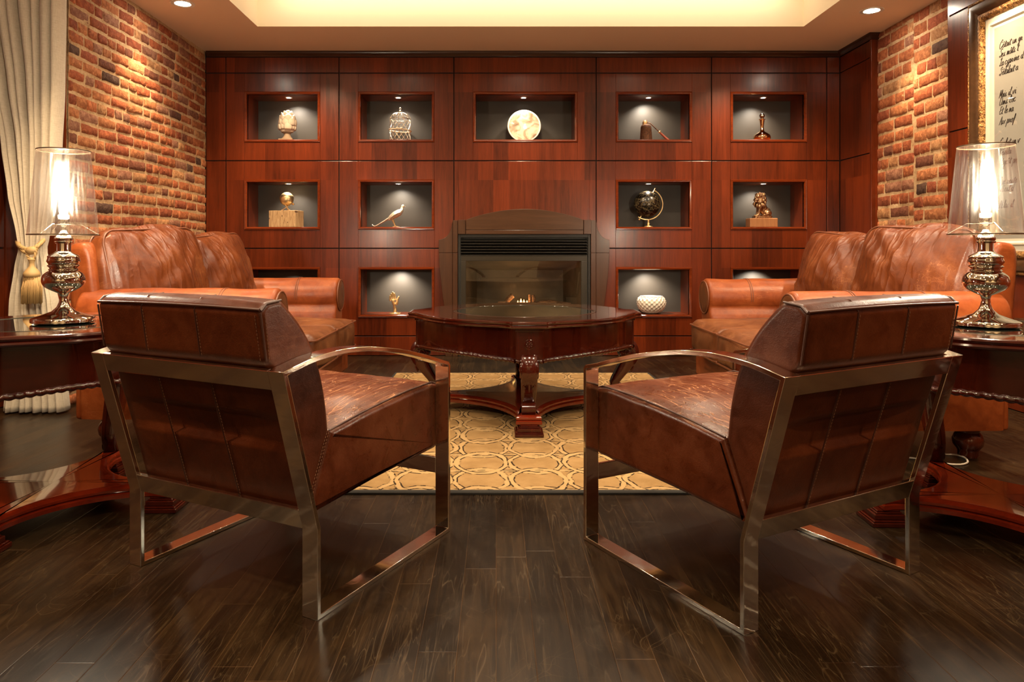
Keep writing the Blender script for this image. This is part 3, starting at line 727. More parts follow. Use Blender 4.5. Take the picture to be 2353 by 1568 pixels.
# birdcage
x, z = ox(919), NF[4]; CR = .092
t = thing('wire_birdcage', 'small domed wire birdcage with a ring finial in the second top niche', 'birdcage', (x, OY+.02, z))
m = MB()
for zz, rr, th in ((.003, CR, .0026), (.205, CR*1.03, .003)):
    m.tube([(rr*math.cos(2*PI*i/32), rr*math.sin(2*PI*i/32), zz) for i in range(32)], th, 6, closed=True)
NS = 14
for s in (1, -1):
    for i in range(NS):
        m.tube([(CR*math.cos(2*PI*i/NS+s*k*.115), CR*math.sin(2*PI*i/NS+s*k*.115), .003+.202*k/14) for k in range(15)], .0013, 5)
m.build('wire_body', M_silver, t)
m = MB()
for i in range(10):
    a = 2*PI*i/10; m.tube([(CR*1.03*math.cos(q)*math.cos(a), CR*1.03*math.cos(q)*math.sin(a), .205+.062*math.sin(q)) for q in [PI/2*k/8 for k in range(9)]], .0017, 5)
    m.tube([(.062*math.cos(a+.2*math.sin(k)), .062*math.sin(a+.2*math.sin(k)), .247+.012*math.cos(k)) for k in [2*PI*j/10 for j in range(10)]], .0013, 5, closed=True)
m.build('wire_dome', M_silver, t)
m = MB(); m.ball((0, 0, .280), .011); m.lathe([(.012, .262), (.004, .27)], 12); m.tube([(.008*math.cos(a), 0, .302+.009*math.sin(a)) for a in [2*PI*i/14-1.2 for i in range(12)]], .002, 6); m.build('ring_finial', M_silver, t)
m = MB(); m.tube([(CR*1.07*math.cos(2*PI*i/32), CR*1.07*math.sin(2*PI*i/32), .104+.006*math.cos(2*PI*i/32+PI)) for i in range(32)], .0062, 8, closed=True)
for k in range(5): m.ball((-.02+.012*k, -.095, .108), .009, 8, 6)
m.build('twig_band', simple('pale_twig', (.72, .55, .36), .7), t)
# plate (plain generic design)
t = thing('display_plate', 'round cream porcelain plate standing upright in the centre niche', 'plate', (ox(1205), OY+.06, NF[4]))
pr = .152; m = MB()
pc = NT('plate_glaze'); cc = pc.coord('Object'); sp = pc.n('SeparateXYZ', {0: cc})
rr_ = pc.n('VectorMath', {0: pc.n('CombineXYZ', {0: sp.outputs[0], 1: 0.0, 2: pc.math('SUBTRACT', sp.outputs[2], pr)}).outputs[0]}, operation='LENGTH').outputs['Value']
nz = pc.noise(pc.scale(cc, (1, 1, 1)), 11, 3, .5, 1.2)
swirl = pc.ramp(nz, [(.40, (.55, .43, .28)), (.56, (.30, .2, .12)), (.68, (.16, .10, .055))])
rim = pc.ramp(pc.math('DIVIDE', rr_, pr), [(.0, 0.0), (.9, 0.0), (.93, 1.0)])
col_ = pc.mix(rim, swirl, (.86, .74, .55))
M_plate = pc.fin(pc.n('BsdfPrincipled', {'Base Color': col_, 'Roughness': .12, 'Coat Weight': .5}))
tl = Matrix.Translation((0, 0, pr)) @ Matrix.Rotation(R(-10), 4, 'X') @ Matrix.Rotation(R(90), 4, 'X')
m.T = tl; m.lathe([(.0005, -.012), (.09, -.012), (.105, -.004), (pr, .004), (pr+.001, .007), (pr-.002, .009), (.104, .001), (.09, -.006), (.0005, -.006)], 48); m.T = Matrix()
pl = m.build('dish', M_plate, t)
m = MB(); m.box(-.03, .03, .0, .05, 0, .006); m.tube([(-.02, .05, .003), (-.02, .045, .16)], .003); m.tube([(.02, .05, .003), (.02, .045, .16)], .003); m.build('easel_stand', M_black, t)
# rusty bell with handle
M_rust = NT('rusty_iron'); cc = M_rust.coord('Object'); nn = M_rust.noise(cc, 60, 5, .7)
M_rust = M_rust.fin(M_rust.n('BsdfPrincipled', {'Base Color': M_rust.ramp(nn, [(.35, (.06, .022, .01)), (.7, (.24, .10, .045))]), 'Roughness': .7, 'Metallic': .3, 'Normal': M_rust.n('Bump', {'Strength': .8, 'Distance': .004, 'Height': nn}).outputs[0]}))
t = thing('iron_bell', 'rusty tapered iron bell with a long bent handle in the fourth top niche', 'bell', (ox(1484.5), OY, NF[4]))
m = MB(); m.lathe([(.058, 0), (.056, .004), (.050, .09), (.047, .135), (.040, .15), (.02, .156), (.0005, .157)], 28); o = m.build('bell_body', M_rust, t)
m = MB(); m.lathe([(.020, .153), (.022, .16), (.021, .178), (.012, .19), (.0005, .192)], 18, (-.010, 0, 0)); m.build('cap', M_gold, t)
m = MB(); m.tube(catmull([(-.03, -.004, .165), (-.022, -.004, .186), (0, -.004, .191), (.018, -.004, .168), (.036, -.004, .166), (.08, -.004, .125), (.122, -.004, .085)], 6), .0048, 8); m.build('handle_rod', M_rust, t)
m = MB(); m.tube([(.118, -.004, .089), (.206, -.004, .007)], [.008, .012], 10); m.build('wooden_grip', simple('red_wood_grip', (.3, .05, .02), .4), t)
m = MB(); m.tube([(.110, -.004, .08), (.130, -.004, .10)], .004, 8); m.ball((.122, -.004, .088), .011, 10, 8); m.build('grip_collar', M_gold, t)
# decanter
t = thing('glass_decanter', 'mirrored round decanter with a ball stopper in the top right niche', 'decanter', (ox(1751), OY, NF[4]))
m = MB(); m.lathe([(.0005, .001), (.05, .001), (.066, .010), (.077, .032), (.072, .055), (.05, .075), (.026, .088), (.018, .10), (.015, .13), (.018, .165), (.022, .195), (.030, .199), (.030, .203), (.018, .204)], 36); m.build('flask', simple('mirrored_glass', (.92, .62, .36), .05, 1), t)
m = MB(); m.lathe([(.012, .203), (.014, .212), (.016, .214)], 16); m.ball((0, 0, .233), .024, 20, 14); m.build('stopper', M_chrome, t)
# wood block + gold ball
t_ = NT('raw_timber'); cc = t_.coord('Object'); nn = t_.noise(t_.scale(cc, (22, 22, 3)), 2, 6, .7, 1.5)
kn = t_.n('TexVoronoi', {'Vector': t_.scale(cc, (1.3, .2, 1)), 'Scale': 11.0}).outputs[0]
cl_ = t_.ramp(nn, [(.32, (.26, .14, .06)), (.5, (.52, .33, .16)), (.72, (.66, .46, .25))]); cl_ = t_.mix(t_.ramp(kn, [(.06, .9), (.12, 0.0)]), cl_, (.08, .03, .012))
M_timber = t_.fin(t_.n('BsdfPrincipled', {'Base Color': cl_, 'Roughness': .7}))
m = MB()
m.box(-.115, .15, -.075, .075, 0, .150)
ob = m.build('timber_block', M_timber, smooth=0, bevel=.004, loc=(ox(654), OY, NF[3])); ob.rotation_euler = (0, 0, R(-14)); tag(ob, 'pale knotty timber block carrying the gold ball in the left niche', 'wood block')
zb_ = NF[3]+.150
t = thing('ball_sculpture', 'gold ball on crossed pin legs standing on a knotty timber block', 'sculpture', (ox(659), OY, zb_))
m = MB(); m.ball((0, 0, .107), .062, 28, 18); m.build('ball', simple('hammered_gold', (.85, .62, .32), .34, .85), t)
m = MB(); m.tube([(-.045, 0, .004), (.05, .01, .075)], .0032, 8); m.ball((-.045, 0, .005), .005, 8, 6); m.ball((.055, .01, .062), .011, 12, 8); m.build('pin_leg', M_gold, t)
m = MB(); m.tube([(.028, -.02, .004), (-.018, -.045, .075)], .0038, 8); m.ball((.03, -.02, .006), .006, 8, 6); m.build('pin_leg', M_gold, t)
m = MB(); m.tube([(.0, .03, .004), (.0, .01, .06)], .0035, 8); m.build('pin_leg', M_gold, t)
# pheasant
def featherbump():
    t = NT('cast_pewter'); cc = t.coord('Object'); v = t.n('TexVoronoi', {'Vector': cc, 'Scale': 130.0}).outputs[0]
    return t.fin(t.n('BsdfPrincipled', {'Base Color': (.86, .76, .6), 'Metallic': .7, 'Roughness': .34, 'Normal': t.n('Bump', {'Strength': .6, 'Distance': .003, 'Height': v}).outputs[0]}))
M_pewter = featherbump()
t = thing('pheasant_figure', 'silver pheasant figurine with a long tail standing in the second niche', 'figurine', (ox(911), OY-.02, NF[3]))
px2 = lambda px, py: ((px-911)*OS, 0, (522.5-py)*OS)
m = MB()
path = catmull([px2(893, 506), px2(899, 500), px2(908, 494), px2(917, 489), px2(923, 484), px2(925.5, 479), px2(926.5, 475.5)], 5)
rads = []; ctl = [.012, .028, .038, .038, .024, .013, .011]
for i in range(len(path)):
    q = i/(len(path)-1)*6; k = min(5, int(q)); rads.append(ctl[k]+(ctl[k+1]-ctl[k])*(q-k))
m.tube(path, rads, 14, flat=.8); m.ball(px2(926.5, 474), .0145, 12, 10, (1.1, .85, .95)); 
m.tube([px2(929, 474.5), px2(933, 475.5)], [.0065, .0015], 8); m.tube([px2(925.5, 476), px2(924, 480)], [.012, .015], 10)
body = m.build('body', M_pewter, t, remesh=.003)
m = MB(); m.tube(catmull([px2(897, 500), px2(886, 507), px2(873, 515), px2(864, 519.5), px2(859, 519), px2(856, 515.5)], 4), [.019]*4+[.016]*4+[.013]*4+[.010]*4+[.007]*4+[.003], 8, flat=.5); m.build('tail', M_pewter, t, smooth=60)
for s in (-1, 1):
    m = MB(); q = Vector((0, .012*s, 0)); m.tube([Vector(px2(903.5, 505))+q, Vector(px2(905, 510))+q, Vector(px2(909.5, 520))+q], [.013, .007, .0045], 8)
    for dx in (-6, 6, 10): m.tube([Vector(px2(909.5, 520))+q, Vector(px2(909.5+dx, 522))+q+Vector((0, .004*(dx-4)/6, 0))], [.004, .0028], 6)
    m.build('leg', M_gold, t, smooth=60)
m = MB(); m.tube(catmull([Vector(px2(921, 488))+Vector((0, -.030, 0)), Vector(px2(911, 493))+Vector((0, -.036, 0)), Vector(px2(899, 501))+Vector((0, -.022, 0))], 4), [.012]+[.018]*3+[.02]*2+[.014]*2+[.004], 8, flat=.4); m.build('wing', M_pewter, t, smooth=60)
# globe
def globe_mat():
    t = NT('antique_globe'); c = t.coord('Object'); s = t.n('SeparateXYZ', {0: c})
    lon = t.math('ARCTAN2', s.outputs[1], s.outputs[0]); lat = t.math('ARCSINE', t.math('DIVIDE', s.outputs[2], .122))
    a = t.math('FRACT', t.math('MULTIPLY', lon, 12/(2*PI))); b = t.math('FRACT', t.math('MULTIPLY', lat, 6/PI))
    ln = t.math('MAXIMUM', t.ramp(a, [(0, 1.0), (.035, 0.0)]), t.ramp(b, [(0, 1.0), (.04, 0.0)]))
    land = t.ramp(t.noise(c, 30, 6, .7), [(.52, 0.0), (.56, .7), (.60, 0.0)])
    f = t.math('MAXIMUM', ln, t.math('MULTIPLY', land, .7))
    return t.fin(t.n('BsdfPrincipled', {'Base Color': t.mix(t.math('MULTIPLY', f, .6), (.008, .006, .004), (.42, .30, .15)), 'Roughness': .22}))
t = thing('desk_globe', 'black antique globe on a tilted brass arm in the middle row niche', 'globe', (ox(1491), OY+.02, NF[3]))
gx = lambda px, py: Vector(((px-1491)*OS, 0, (522.5-py)*OS))
gc = gx(1488, 469); m = MB(); m.ball((0, 0, 0), .120, 40, 24); o = m.build('sphere', globe_mat(), t, loc=gc); o.rotation_euler = (0, R(25), 0)
m = MB(); ax_ = R(63); arcp = []
for i in range(33):
    a = ax_-R(4)-(PI+R(8))*i/32+R(4); arcp.append(gc+Vector((math.cos(a), 0, math.sin(a)))*.1365)
vs = []; 
for p in arcp:
    n_ = (p-gc).normalized()
    for dy, dr in ((-.010, 0), (.010, 0), (.010, .007), (-.010, .007)): vs.append(p+n_*dr+Vector((0, dy, 0)))
m.add(vs, [(i*4+j, i*4+(j+1)%4, i*4+4+(j+1)%4, i*4+4+j) for i in range(32) for j in range(4)]); m.build('meridian_arm', M_gold, t, smooth=30)
m = MB(); d = Vector((math.cos(ax_), 0, math.sin(ax_))); m.tube([gc+d*.115, gc+d*.165], [.007, .004], 10); m.build('axis_pin', M_gold, t); m = MB(); m.tube([gc-d*.115, gc-d*.160], [.006, .004], 10); m.ball(gc-d*.155, .009, 10, 8); m.build('axis_pin', M_gold, t)
m = MB(); zz = (gc.z-.140); m.lathe([(.045, 0), (.046, .004), (.036, .007), (.033, .012), (.024, .014), (.012, .018), (.009, .028), (.014, .034), (.008, .045), (.012, zz)], 24); m.build('pedestal', M_gold, t)
# lion + block
m = MB(); m.box(-.125, .125, -.06, .06, 0, .082); ob = m.build('timber_block', wood('copper_timber', (.20, .07, .025), (.50, .24, .10), 'z', rough=.45), smooth=0, bevel=.006, loc=(ox(1750), OY, NF[3])); tag(ob, 'striped brown timber block carrying the lion in the right niche', 'wood block')
t = thing('lion_figure', 'bronze seated lion figurine on a brown timber block', 'figurine', (ox(1750), OY, NF[3]+.082))
M_bronze = NT('bronze_cast'); cc = M_bronze.coord('Object'); nn = M_bronze.noise(M_bronze.scale(cc, (1, 1, .45)), 75, 4, .65, 1.0)
M_bronze = M_bronze.fin(M_bronze.n('BsdfPrincipled', {'Base Color': M_bronze.ramp(nn, [(.35, (.22, .10, .05)), (.65, (.78, .50, .28))]), 'Metallic': 1.0, 'Roughness': .33, 'Normal': M_bronze.n('Bump', {'Strength': .5, 'Distance': .003, 'Height': nn}).outputs[0]}))
m = MB(); m.extrude(round_poly([(-.075, -.045), (.085, -.045), (.085, .045), (-.075, .045)], .02), 'z', 0, .022)
m.build('plinth', M_bronze, t, smooth=40, bevel=.003)
m = MB()
m.ball((.045, .012, .060), .042, 16, 12, (1.0, .85, 1.0)); m.ball((.015, .006, .085), .042, 16, 12, (.9, .8, 1.25)); m.ball((-.012, 0, .105), .040, 16, 12, (.95, .85, 1.3))
m.ball((.052, -.02, .048), .027, 14, 10, (1.25, .8, 1.0)); m.tube([(.05, -.035, .03), (.0, -.042, .028)], [.013, .011], 10)
for sy in (-.02, .018): m.tube([(-.022, sy, .10), (-.030, sy, .06), (-.034, sy, .03)], [.021, .013, .012], 10); m.ball((-.046, sy, .028), .014, 10, 8, (1.3, 1, .7))
m.tube(catmull([(.085, .01, .03), (.09, .03, .03), (.05, .045, .03), (.0, .045, .03)], 4), .007, 8)
m.ball((-.028, -.006, .178), .036, 16, 12, (.95, .9, 1.05)); m.ball((-.052, -.018, .168), .021, 12, 10, (1.15, .9, .8)); m.ball((-.060, -.022, .150), .012, 10, 8)
m.ball((-.046, -.036, .190), .009, 8, 6); m.ball((-.062, -.012, .190), .009, 8, 6); m.ball((-.008, -.03, .205), .011, 8, 6); m.ball((-.02, .022, .208), .011, 8, 6)
m.build('body', M_bronze, t, remesh=.0035)
m = MB(); rnd = random.Random(5)
for i in range(64):
    a = rnd.uniform(0, 2*PI); zz = rnd.uniform(.10, .222); rr = .048*math.sqrt(max(.15, 1-((zz-.155)/.09)**2)); cx0 = -.018
    if math.cos(a-PI*1.08) > .55 and .145 < zz < .2: continue
    p = Vector((cx0+rr*math.cos(a), rr*math.sin(a)*.9, zz)); m.tube([p+Vector((0, 0, .014)), p+Vector((.006*math.cos(a), .006*math.sin(a), 0)), p+Vector((0, 0, -.022))], [.005, .010, .002], 6)
m.ball((-.012, 0, .158), .046, 16, 12, (.95, .9, 1.35)); m.build('mane', M_bronze, t, smooth=60)
# golden hand
t = thing('hand_sculpture', 'golden upright open hand sculpture on a flat base in the lower niche', 'sculpture', (ox(909), OY-.04, NF[2]))
OS2 = (OY-.04)/F; hx = lambda px, py, y=0: Vector(((px-909)*OS2, y, (722.5-py)*OS2))
m = MB(); m.box(-.048, .05, -.04, .04, 0, .008); m.lathe([(.040, .008), (.034, .013), (.026, .016)], 24); m.build('base', M_gold, t, smooth=30, bevel=.002)
m = MB()
m.tube([hx(909, 719), hx(909.5, 711), hx(908, 706)], [.024, .018, .020], 14, flat=.75)
m.tube([hx(908, 707), hx(907, 701), hx(905, 694), hx(905, 690)], [.020, .030, .036, .034], 14, flat=.38)
for (bx0, by0, kx, ky, tx, ty, r, cy) in ((898.6, 693, 897.6, 687, 898.4, 681, .0085, -.006), (901.8, 691, 900.8, 684, 901.0, 676.5, .0095, -.009), (905.2, 690.5, 904.8, 682, 904.2, 673.0, .0100, -.009), (909, 691, 909, 683, 907.6, 675.5, .0098, -.006)):
    m.tube([hx(bx0, by0), hx((bx0+kx)/2, (by0+ky)/2), hx(kx, ky), hx((kx+tx)/2, (ky+ty)/2, cy*.5), hx(tx, ty, cy)], [r*1.1, r*.98, r*1.02, r*.9, r*.78], 10); m.ball(hx(tx, ty, cy), r*.78, 10, 8)
m.tube([hx(911, 701), hx(914, 695), hx(914.8, 689), hx(917.8, 683.5)], [.014, .0125, .0105, .0085], 10); m.ball(hx(917.8, 683.5), .0085, 10, 8)
m.build('hand', M_gold, t, remesh=.0022)
# honeycomb bowl
t_ = NT('white_ceramic'); M_white = t_.fin(t_.n('BsdfPrincipled', {'Base Color': (.78, .70, .58), 'Roughness': .45}))
bowl_pts = []
prof = [(.052, 0), (.085, .012), (.115, .040), (.132, .075), (.136, .105), (.125, .135), (.105, .155)]
pp = catmull([(r, z, 0) for r, z in prof], 8)
cells = []
for row in range(9):
    zz = .006+row*.0185; 
    for i in range(18): cells.append((2*PI*(i+.5*(row % 2))/18, zz))
m = MB(); nU, nV = 216, len(pp)
cell3 = []
def rad_at(z):
    for i in range(len(pp)-1):
        if pp[i].y <= z <= pp[i+1].y: return pp[i].x+(pp[i+1].x-pp[i].x)*(z-pp[i].y)/max(1e-6, pp[i+1].y-pp[i].y)
    return pp[-1].x
for a, zz in cells: r = rad_at(zz); cell3.append(Vector((r*math.cos(a), r*math.sin(a), zz)))
pd = catmull([(r, z, 0) for r, z in prof], 14); from mathutils import kdtree
kd = kdtree.KDTree(len(cell3))
for i, c in enumerate(cell3): kd.insert(c, i)
kd.balance()
def bw(u, v):
    k = v*(len(pd)-1); i = min(len(pd)-2, int(k)); q = pd[i].lerp(pd[i+1], k-i); a = 2*PI*u
    p = Vector((q.x*math.cos(a), q.x*math.sin(a), q.y)); (c, _i, d) = kd.find(p)
    s = 1-max(0, 1-(d/.021)**2)*.075; return (p.x*s, p.y*s, p.z)
m.grid(bw, nU, len(pd), cu=True)
m.lathe([(.105*1, .155), (.098, .158), (.092, .150), (.11, .10), (.09, .03), (.0005, .012)], 48); m.lathe([(.0005, .0), (.052, 0)], 32)
tag(m.build('honeycomb_bowl', M_white, smooth=180, loc=(ox(1497.5), OY+.015, NF[2])), 'white ceramic bowl with honeycomb dimples in the lower right niche', 'bowl')

# ------------------------------------------------------------------ curtain with tieback
def lin_mat():
    t = NT('linen_curtain'); c = t.coord('Object')
    wv = t.noise(t.scale(c, (300, 300, 30)), 1, 2); wh = t.noise(t.scale(c, (30, 30, 300)), 1, 2)
    col = t.ramp(t.math('ADD', t.math('MULTIPLY', wv, .5), t.math('MULTIPLY', wh, .5)), [(.3, (.44, .36, .26)), (.7, (.60, .51, .385))])
    return t.fin(t.n('BsdfPrincipled', {'Base Color': col, 'Roughness': .85, 'Sheen Weight': .3, 'Normal': t.n('Bump', {'Strength': .15, 'Distance': .002, 'Height': wv}).outputs[0]}))
CYc = 4.15
cu = thing('curtain', 'floor length beige linen curtain gathered by a rope tieback beside the left brick wall', 'curtain', (P(75, 0, CYc).x, CYc, 0))
edges = [(-110, -62, 151), (0, -58, 149), (200, -22, 142), (330, 4, 134), (450, 22, 122), (540, 40, 106), (572, 45, 100), (610, 36, 108), (700, 22, 128), (800, 15, 143), (900, 10, 153), (949, 6, 158)]
def cedge(py, k):
    for i in range(len(edges)-1):
        a, b = edges[i], edges[i+1]
        if a[0] <= py <= b[0]:
            t = (py-a[0])/(b[0]-a[0]); t = t*t*(3-2*t)*.5+t*.5; return a[k]+(b[k]-a[k])*t
    return edges[-1][k]
NFd = 8.5
def cfn(u, v):
    py = -110+(949+110)*v; L, Rr = cedge(py, 1), cedge(py, 2)
    wd = (Rr-L)/200.0; tight = max(0, 1-abs(py-572)/120)
    uu = u+.018*math.sin(u*23)+.012*math.sin(v*7+u*11)
    ph = 2*PI*NFd*u+.7*math.sin(v*5+u*4)+.5*noise.noise(Vector((u*6, v*3, 2)))
    depth = (.055*(1-.45*tight)*(.7+.5*abs(noise.noise(Vector((u*5, 0, 7))))))
    x = L+(Rr-L)*(uu*.985+.005)
    y = CYc+depth*math.sin(ph)+.02*math.sin(ph*.5+1)
    p = P(x, py, CYc); p.x += .014*math.cos(ph)*wd
    return (p.x-cu.location.x, y-CYc, max(.012, p.z-.004*math.sin(ph)))
m = MB(); m.grid(cfn, 240, 70); o = m.build('drape', lin_mat(), cu, smooth=180); sd = o.modifiers.new('s', 'SOLIDIFY'); sd.thickness = .003
M_rope = simple('gold_rope', (.42, .265, .105), .6)
q = lambda px, py, d=0: P(px, py, CYc-.10+d)-cu.location
m = MB(); rope(m, [q(40, 556, .10), q(45, 566, .02), q(60, 573, -.0), (q(75, 572)), q(88, 564, .02), q(100, 552, .10)], .012, .05, 3); 
rope(m, [q(42, 562, .08), q(52, 577, .0), q(66, 582, -.01), q(78, 578), q(92, 560, .03)], .010, .045, 3); m.build('tieback_rope', M_rope, cu, smooth=180)
m = MB(); rope(m, [q(60, 574, -.02), q(64, 590, -.03), q(72, 604, -.03)], .008, .04, 2); rope(m, [q(84, 572, -.02), q(80, 590, -.03), q(73, 604, -.03)], .008, .04, 2)
m.ball(q(72, 576, -.02), .026, 14, 10, (1.2, .9, .9)); tc = q(73, 600, -.03)
m.lathe([(.010, .02), (.019, .008), (.013, -.01), (.014, -.03), (.026, -.045), (.038, -.062), (.042, -.070), (.042, -.085), (.036, -.09)], 20, tc)
tas = m.build('tassel', M_rope, cu, smooth=50)
m = MB(); rnd = random.Random(2)
for i in range(110):
    a = 2*PI*i/110; r0 = .036+rnd.uniform(-.006, .002); r1 = .050+rnd.uniform(-.012, .004)
    m.tube([(tc.x+r0*math.cos(a), tc.y+r0*math.sin(a)*.8, tc.z-.085), (tc.x+r1*math.cos(a+.05), tc.y+r1*math.sin(a)*.8, tc.z-.15), (tc.x+r1*math.cos(a), tc.y+r1*math.sin(a)*.8, tc.z-.235+rnd.uniform(-.008, .006))], .0028, 4)
m.build('fringe', simple('gold_fringe', (.42, .25, .09), .55), tas, smooth=180)

# ------------------------------------------------------------------ rug
def rug_mat():
    t = NT('ring_pattern_rug'); c = t.coord('Object'); s = t.n('SeparateXYZ', {0: c})
    wob = t.n('TexNoise', {'Vector': c, 'Scale': 9.0, 'Detail': 2.0}).outputs['Color']
    c2 = t.n('VectorMath', {0: c, 1: t.n('VectorMath', {0: wob, 3: .045}, operation='SCALE').outputs[0]}, operation='ADD').outputs[0]
    s2 = t.n('SeparateXYZ', {0: c2}); D = .235
    tan = t.ramp(t.noise(c, 8, 5, .6), [(.3, (.22, .125, .046)), (.7, (.30, .18, .076))]); band = (.36, .225, .098)
    col = tan; brk = t.ramp(t.noise(c, 26, 3, .6), [(.42, .15), (.52, 1.0)])
    def layer(col, d, hw):
        inb = t.ramp(d, [(hw-.0005, 1.0), (hw, 0.0)]); 
        ol = t.math('LESS_THAN', t.math('ABSOLUTE', t.math('SUBTRACT', d, hw)), .0042)
        c_ = t.mix(t.math('LESS_THAN', d, hw), col, band)
        return t.mix(t.math('MULTIPLY', ol, brk), c_, (.028, .016, .008))
    for ofs in (0, .5):
        fy = t.math('SUBTRACT', t.math('MULTIPLY', t.math('FRACT', t.math('DIVIDE', s2.outputs[1], D)), D), D/2)
        if ofs == 0: col = layer(col, t.math('ABSOLUTE', fy), .011)
    for (ax_, ay_) in ((0, 0), (.5, .5), (.5, 0), (0, .5)):
        fx = t.math('MULTIPLY', t.math('SUBTRACT', t.math('FRACT', t.math('ADD', t.math('DIVIDE', s2.outputs[0], 2*D), ax_)), .5), 2*D*1.32)
        fy = t.math('MULTIPLY', t.math('SUBTRACT', t.math('FRACT', t.math('ADD', t.math('DIVIDE', s2.outputs[1], 2*D), ay_)), .5), 2*D)
        ln = t.math('SQRT', t.math('ADD', t.math('MULTIPLY', fx, fx), t.math('MULTIPLY', fy, fy)))
        col = layer(col, t.math('ABSOLUTE', t.math('SUBTRACT', ln, .145)), .0155)
    h = t.noise(c, 400, 2)
    return t.fin(t.n('BsdfPrincipled', {'Base Color': col, 'Roughness': .95, 'Specular IOR Level': .1, 'Normal': t.n('Bump', {'Strength': .5, 'Distance': .003, 'Height': h}).outputs[0]}))
RX0, RX1, RY0, RY1 = -.77, 1.16, 2.77, 5.45; rcx, rcy = (RX0+RX1)/2, (RY0+RY1)/2
rg = thing('area_rug', 'tan rug with interlaced ring pattern and black edge under the coffee table', 'rug', (rcx, rcy, 0))
hw, hd = (RX1-RX0)/2, (RY1-RY0)/2
m = MB(); m.box(-hw+.012, hw-.012, -hd+.012, hd-.012, .001, .012); m.build('pile', rug_mat(), rg, smooth=0, bevel=.002)
m = MB(); vs = []; k = 5; ring = [(.02, .0135), (.006, .0125), (0, .008), (0, .001), (.02, .001)]
for (sx, sy) in ((-1, -1), (1, -1), (1, 1), (-1, 1)):
    for i_, z_ in ring: vs.append((sx*(hw-i_), sy*(hd-i_), z_))
m.add(vs, [(i*k+j, i*k+j+1, ((i+1)%4)*k+j+1, ((i+1)%4)*k+j) for i in range(4) for j in range(k-1)]); m.build('bound_edge', simple('black_binding', (.012, .009, .006), .9), rg, smooth=30)

# ------------------------------------------------------------------ mahogany tables
def table_outline(r, clip, bulge, n=20, inset=0):
    """diamond plan: clipped corners at angles 0, 90, ..; bowed sides with a concave flare at the corners"""
    pts = []
    for k in range(4):
        a = k*PI/2; d = Vector((math.cos(a), math.sin(a))); s = Vector((-math.sin(a), math.cos(a)))
        a2 = a+PI/2; d2 = Vector((math.cos(a2), math.sin(a2))); s2 = Vector((-math.sin(a2), math.cos(a2)))
        rr = r-inset; A = d*rr+s*clip; B = d2*rr-s2*clip; nrm = (d+d2).normalized()
        pts.append(d*rr-s*clip*.0) if False else None
        A0 = A; st = (B-A)
        pts.append(A0)
        nk = .018*(r/.67)
        for i in range(n+1):
            t = i/n; w_ = math.sin(PI*t); e_ = min(t, 1-t)
            p = A+st*t+nrm*(bulge*w_**1.7-.013*(r/.67)*min(1, e_/.02)*max(0, 1-e_/.22))
            pts.append(p)
        pts.append(B)
    return [p for p in pts if p is not None]
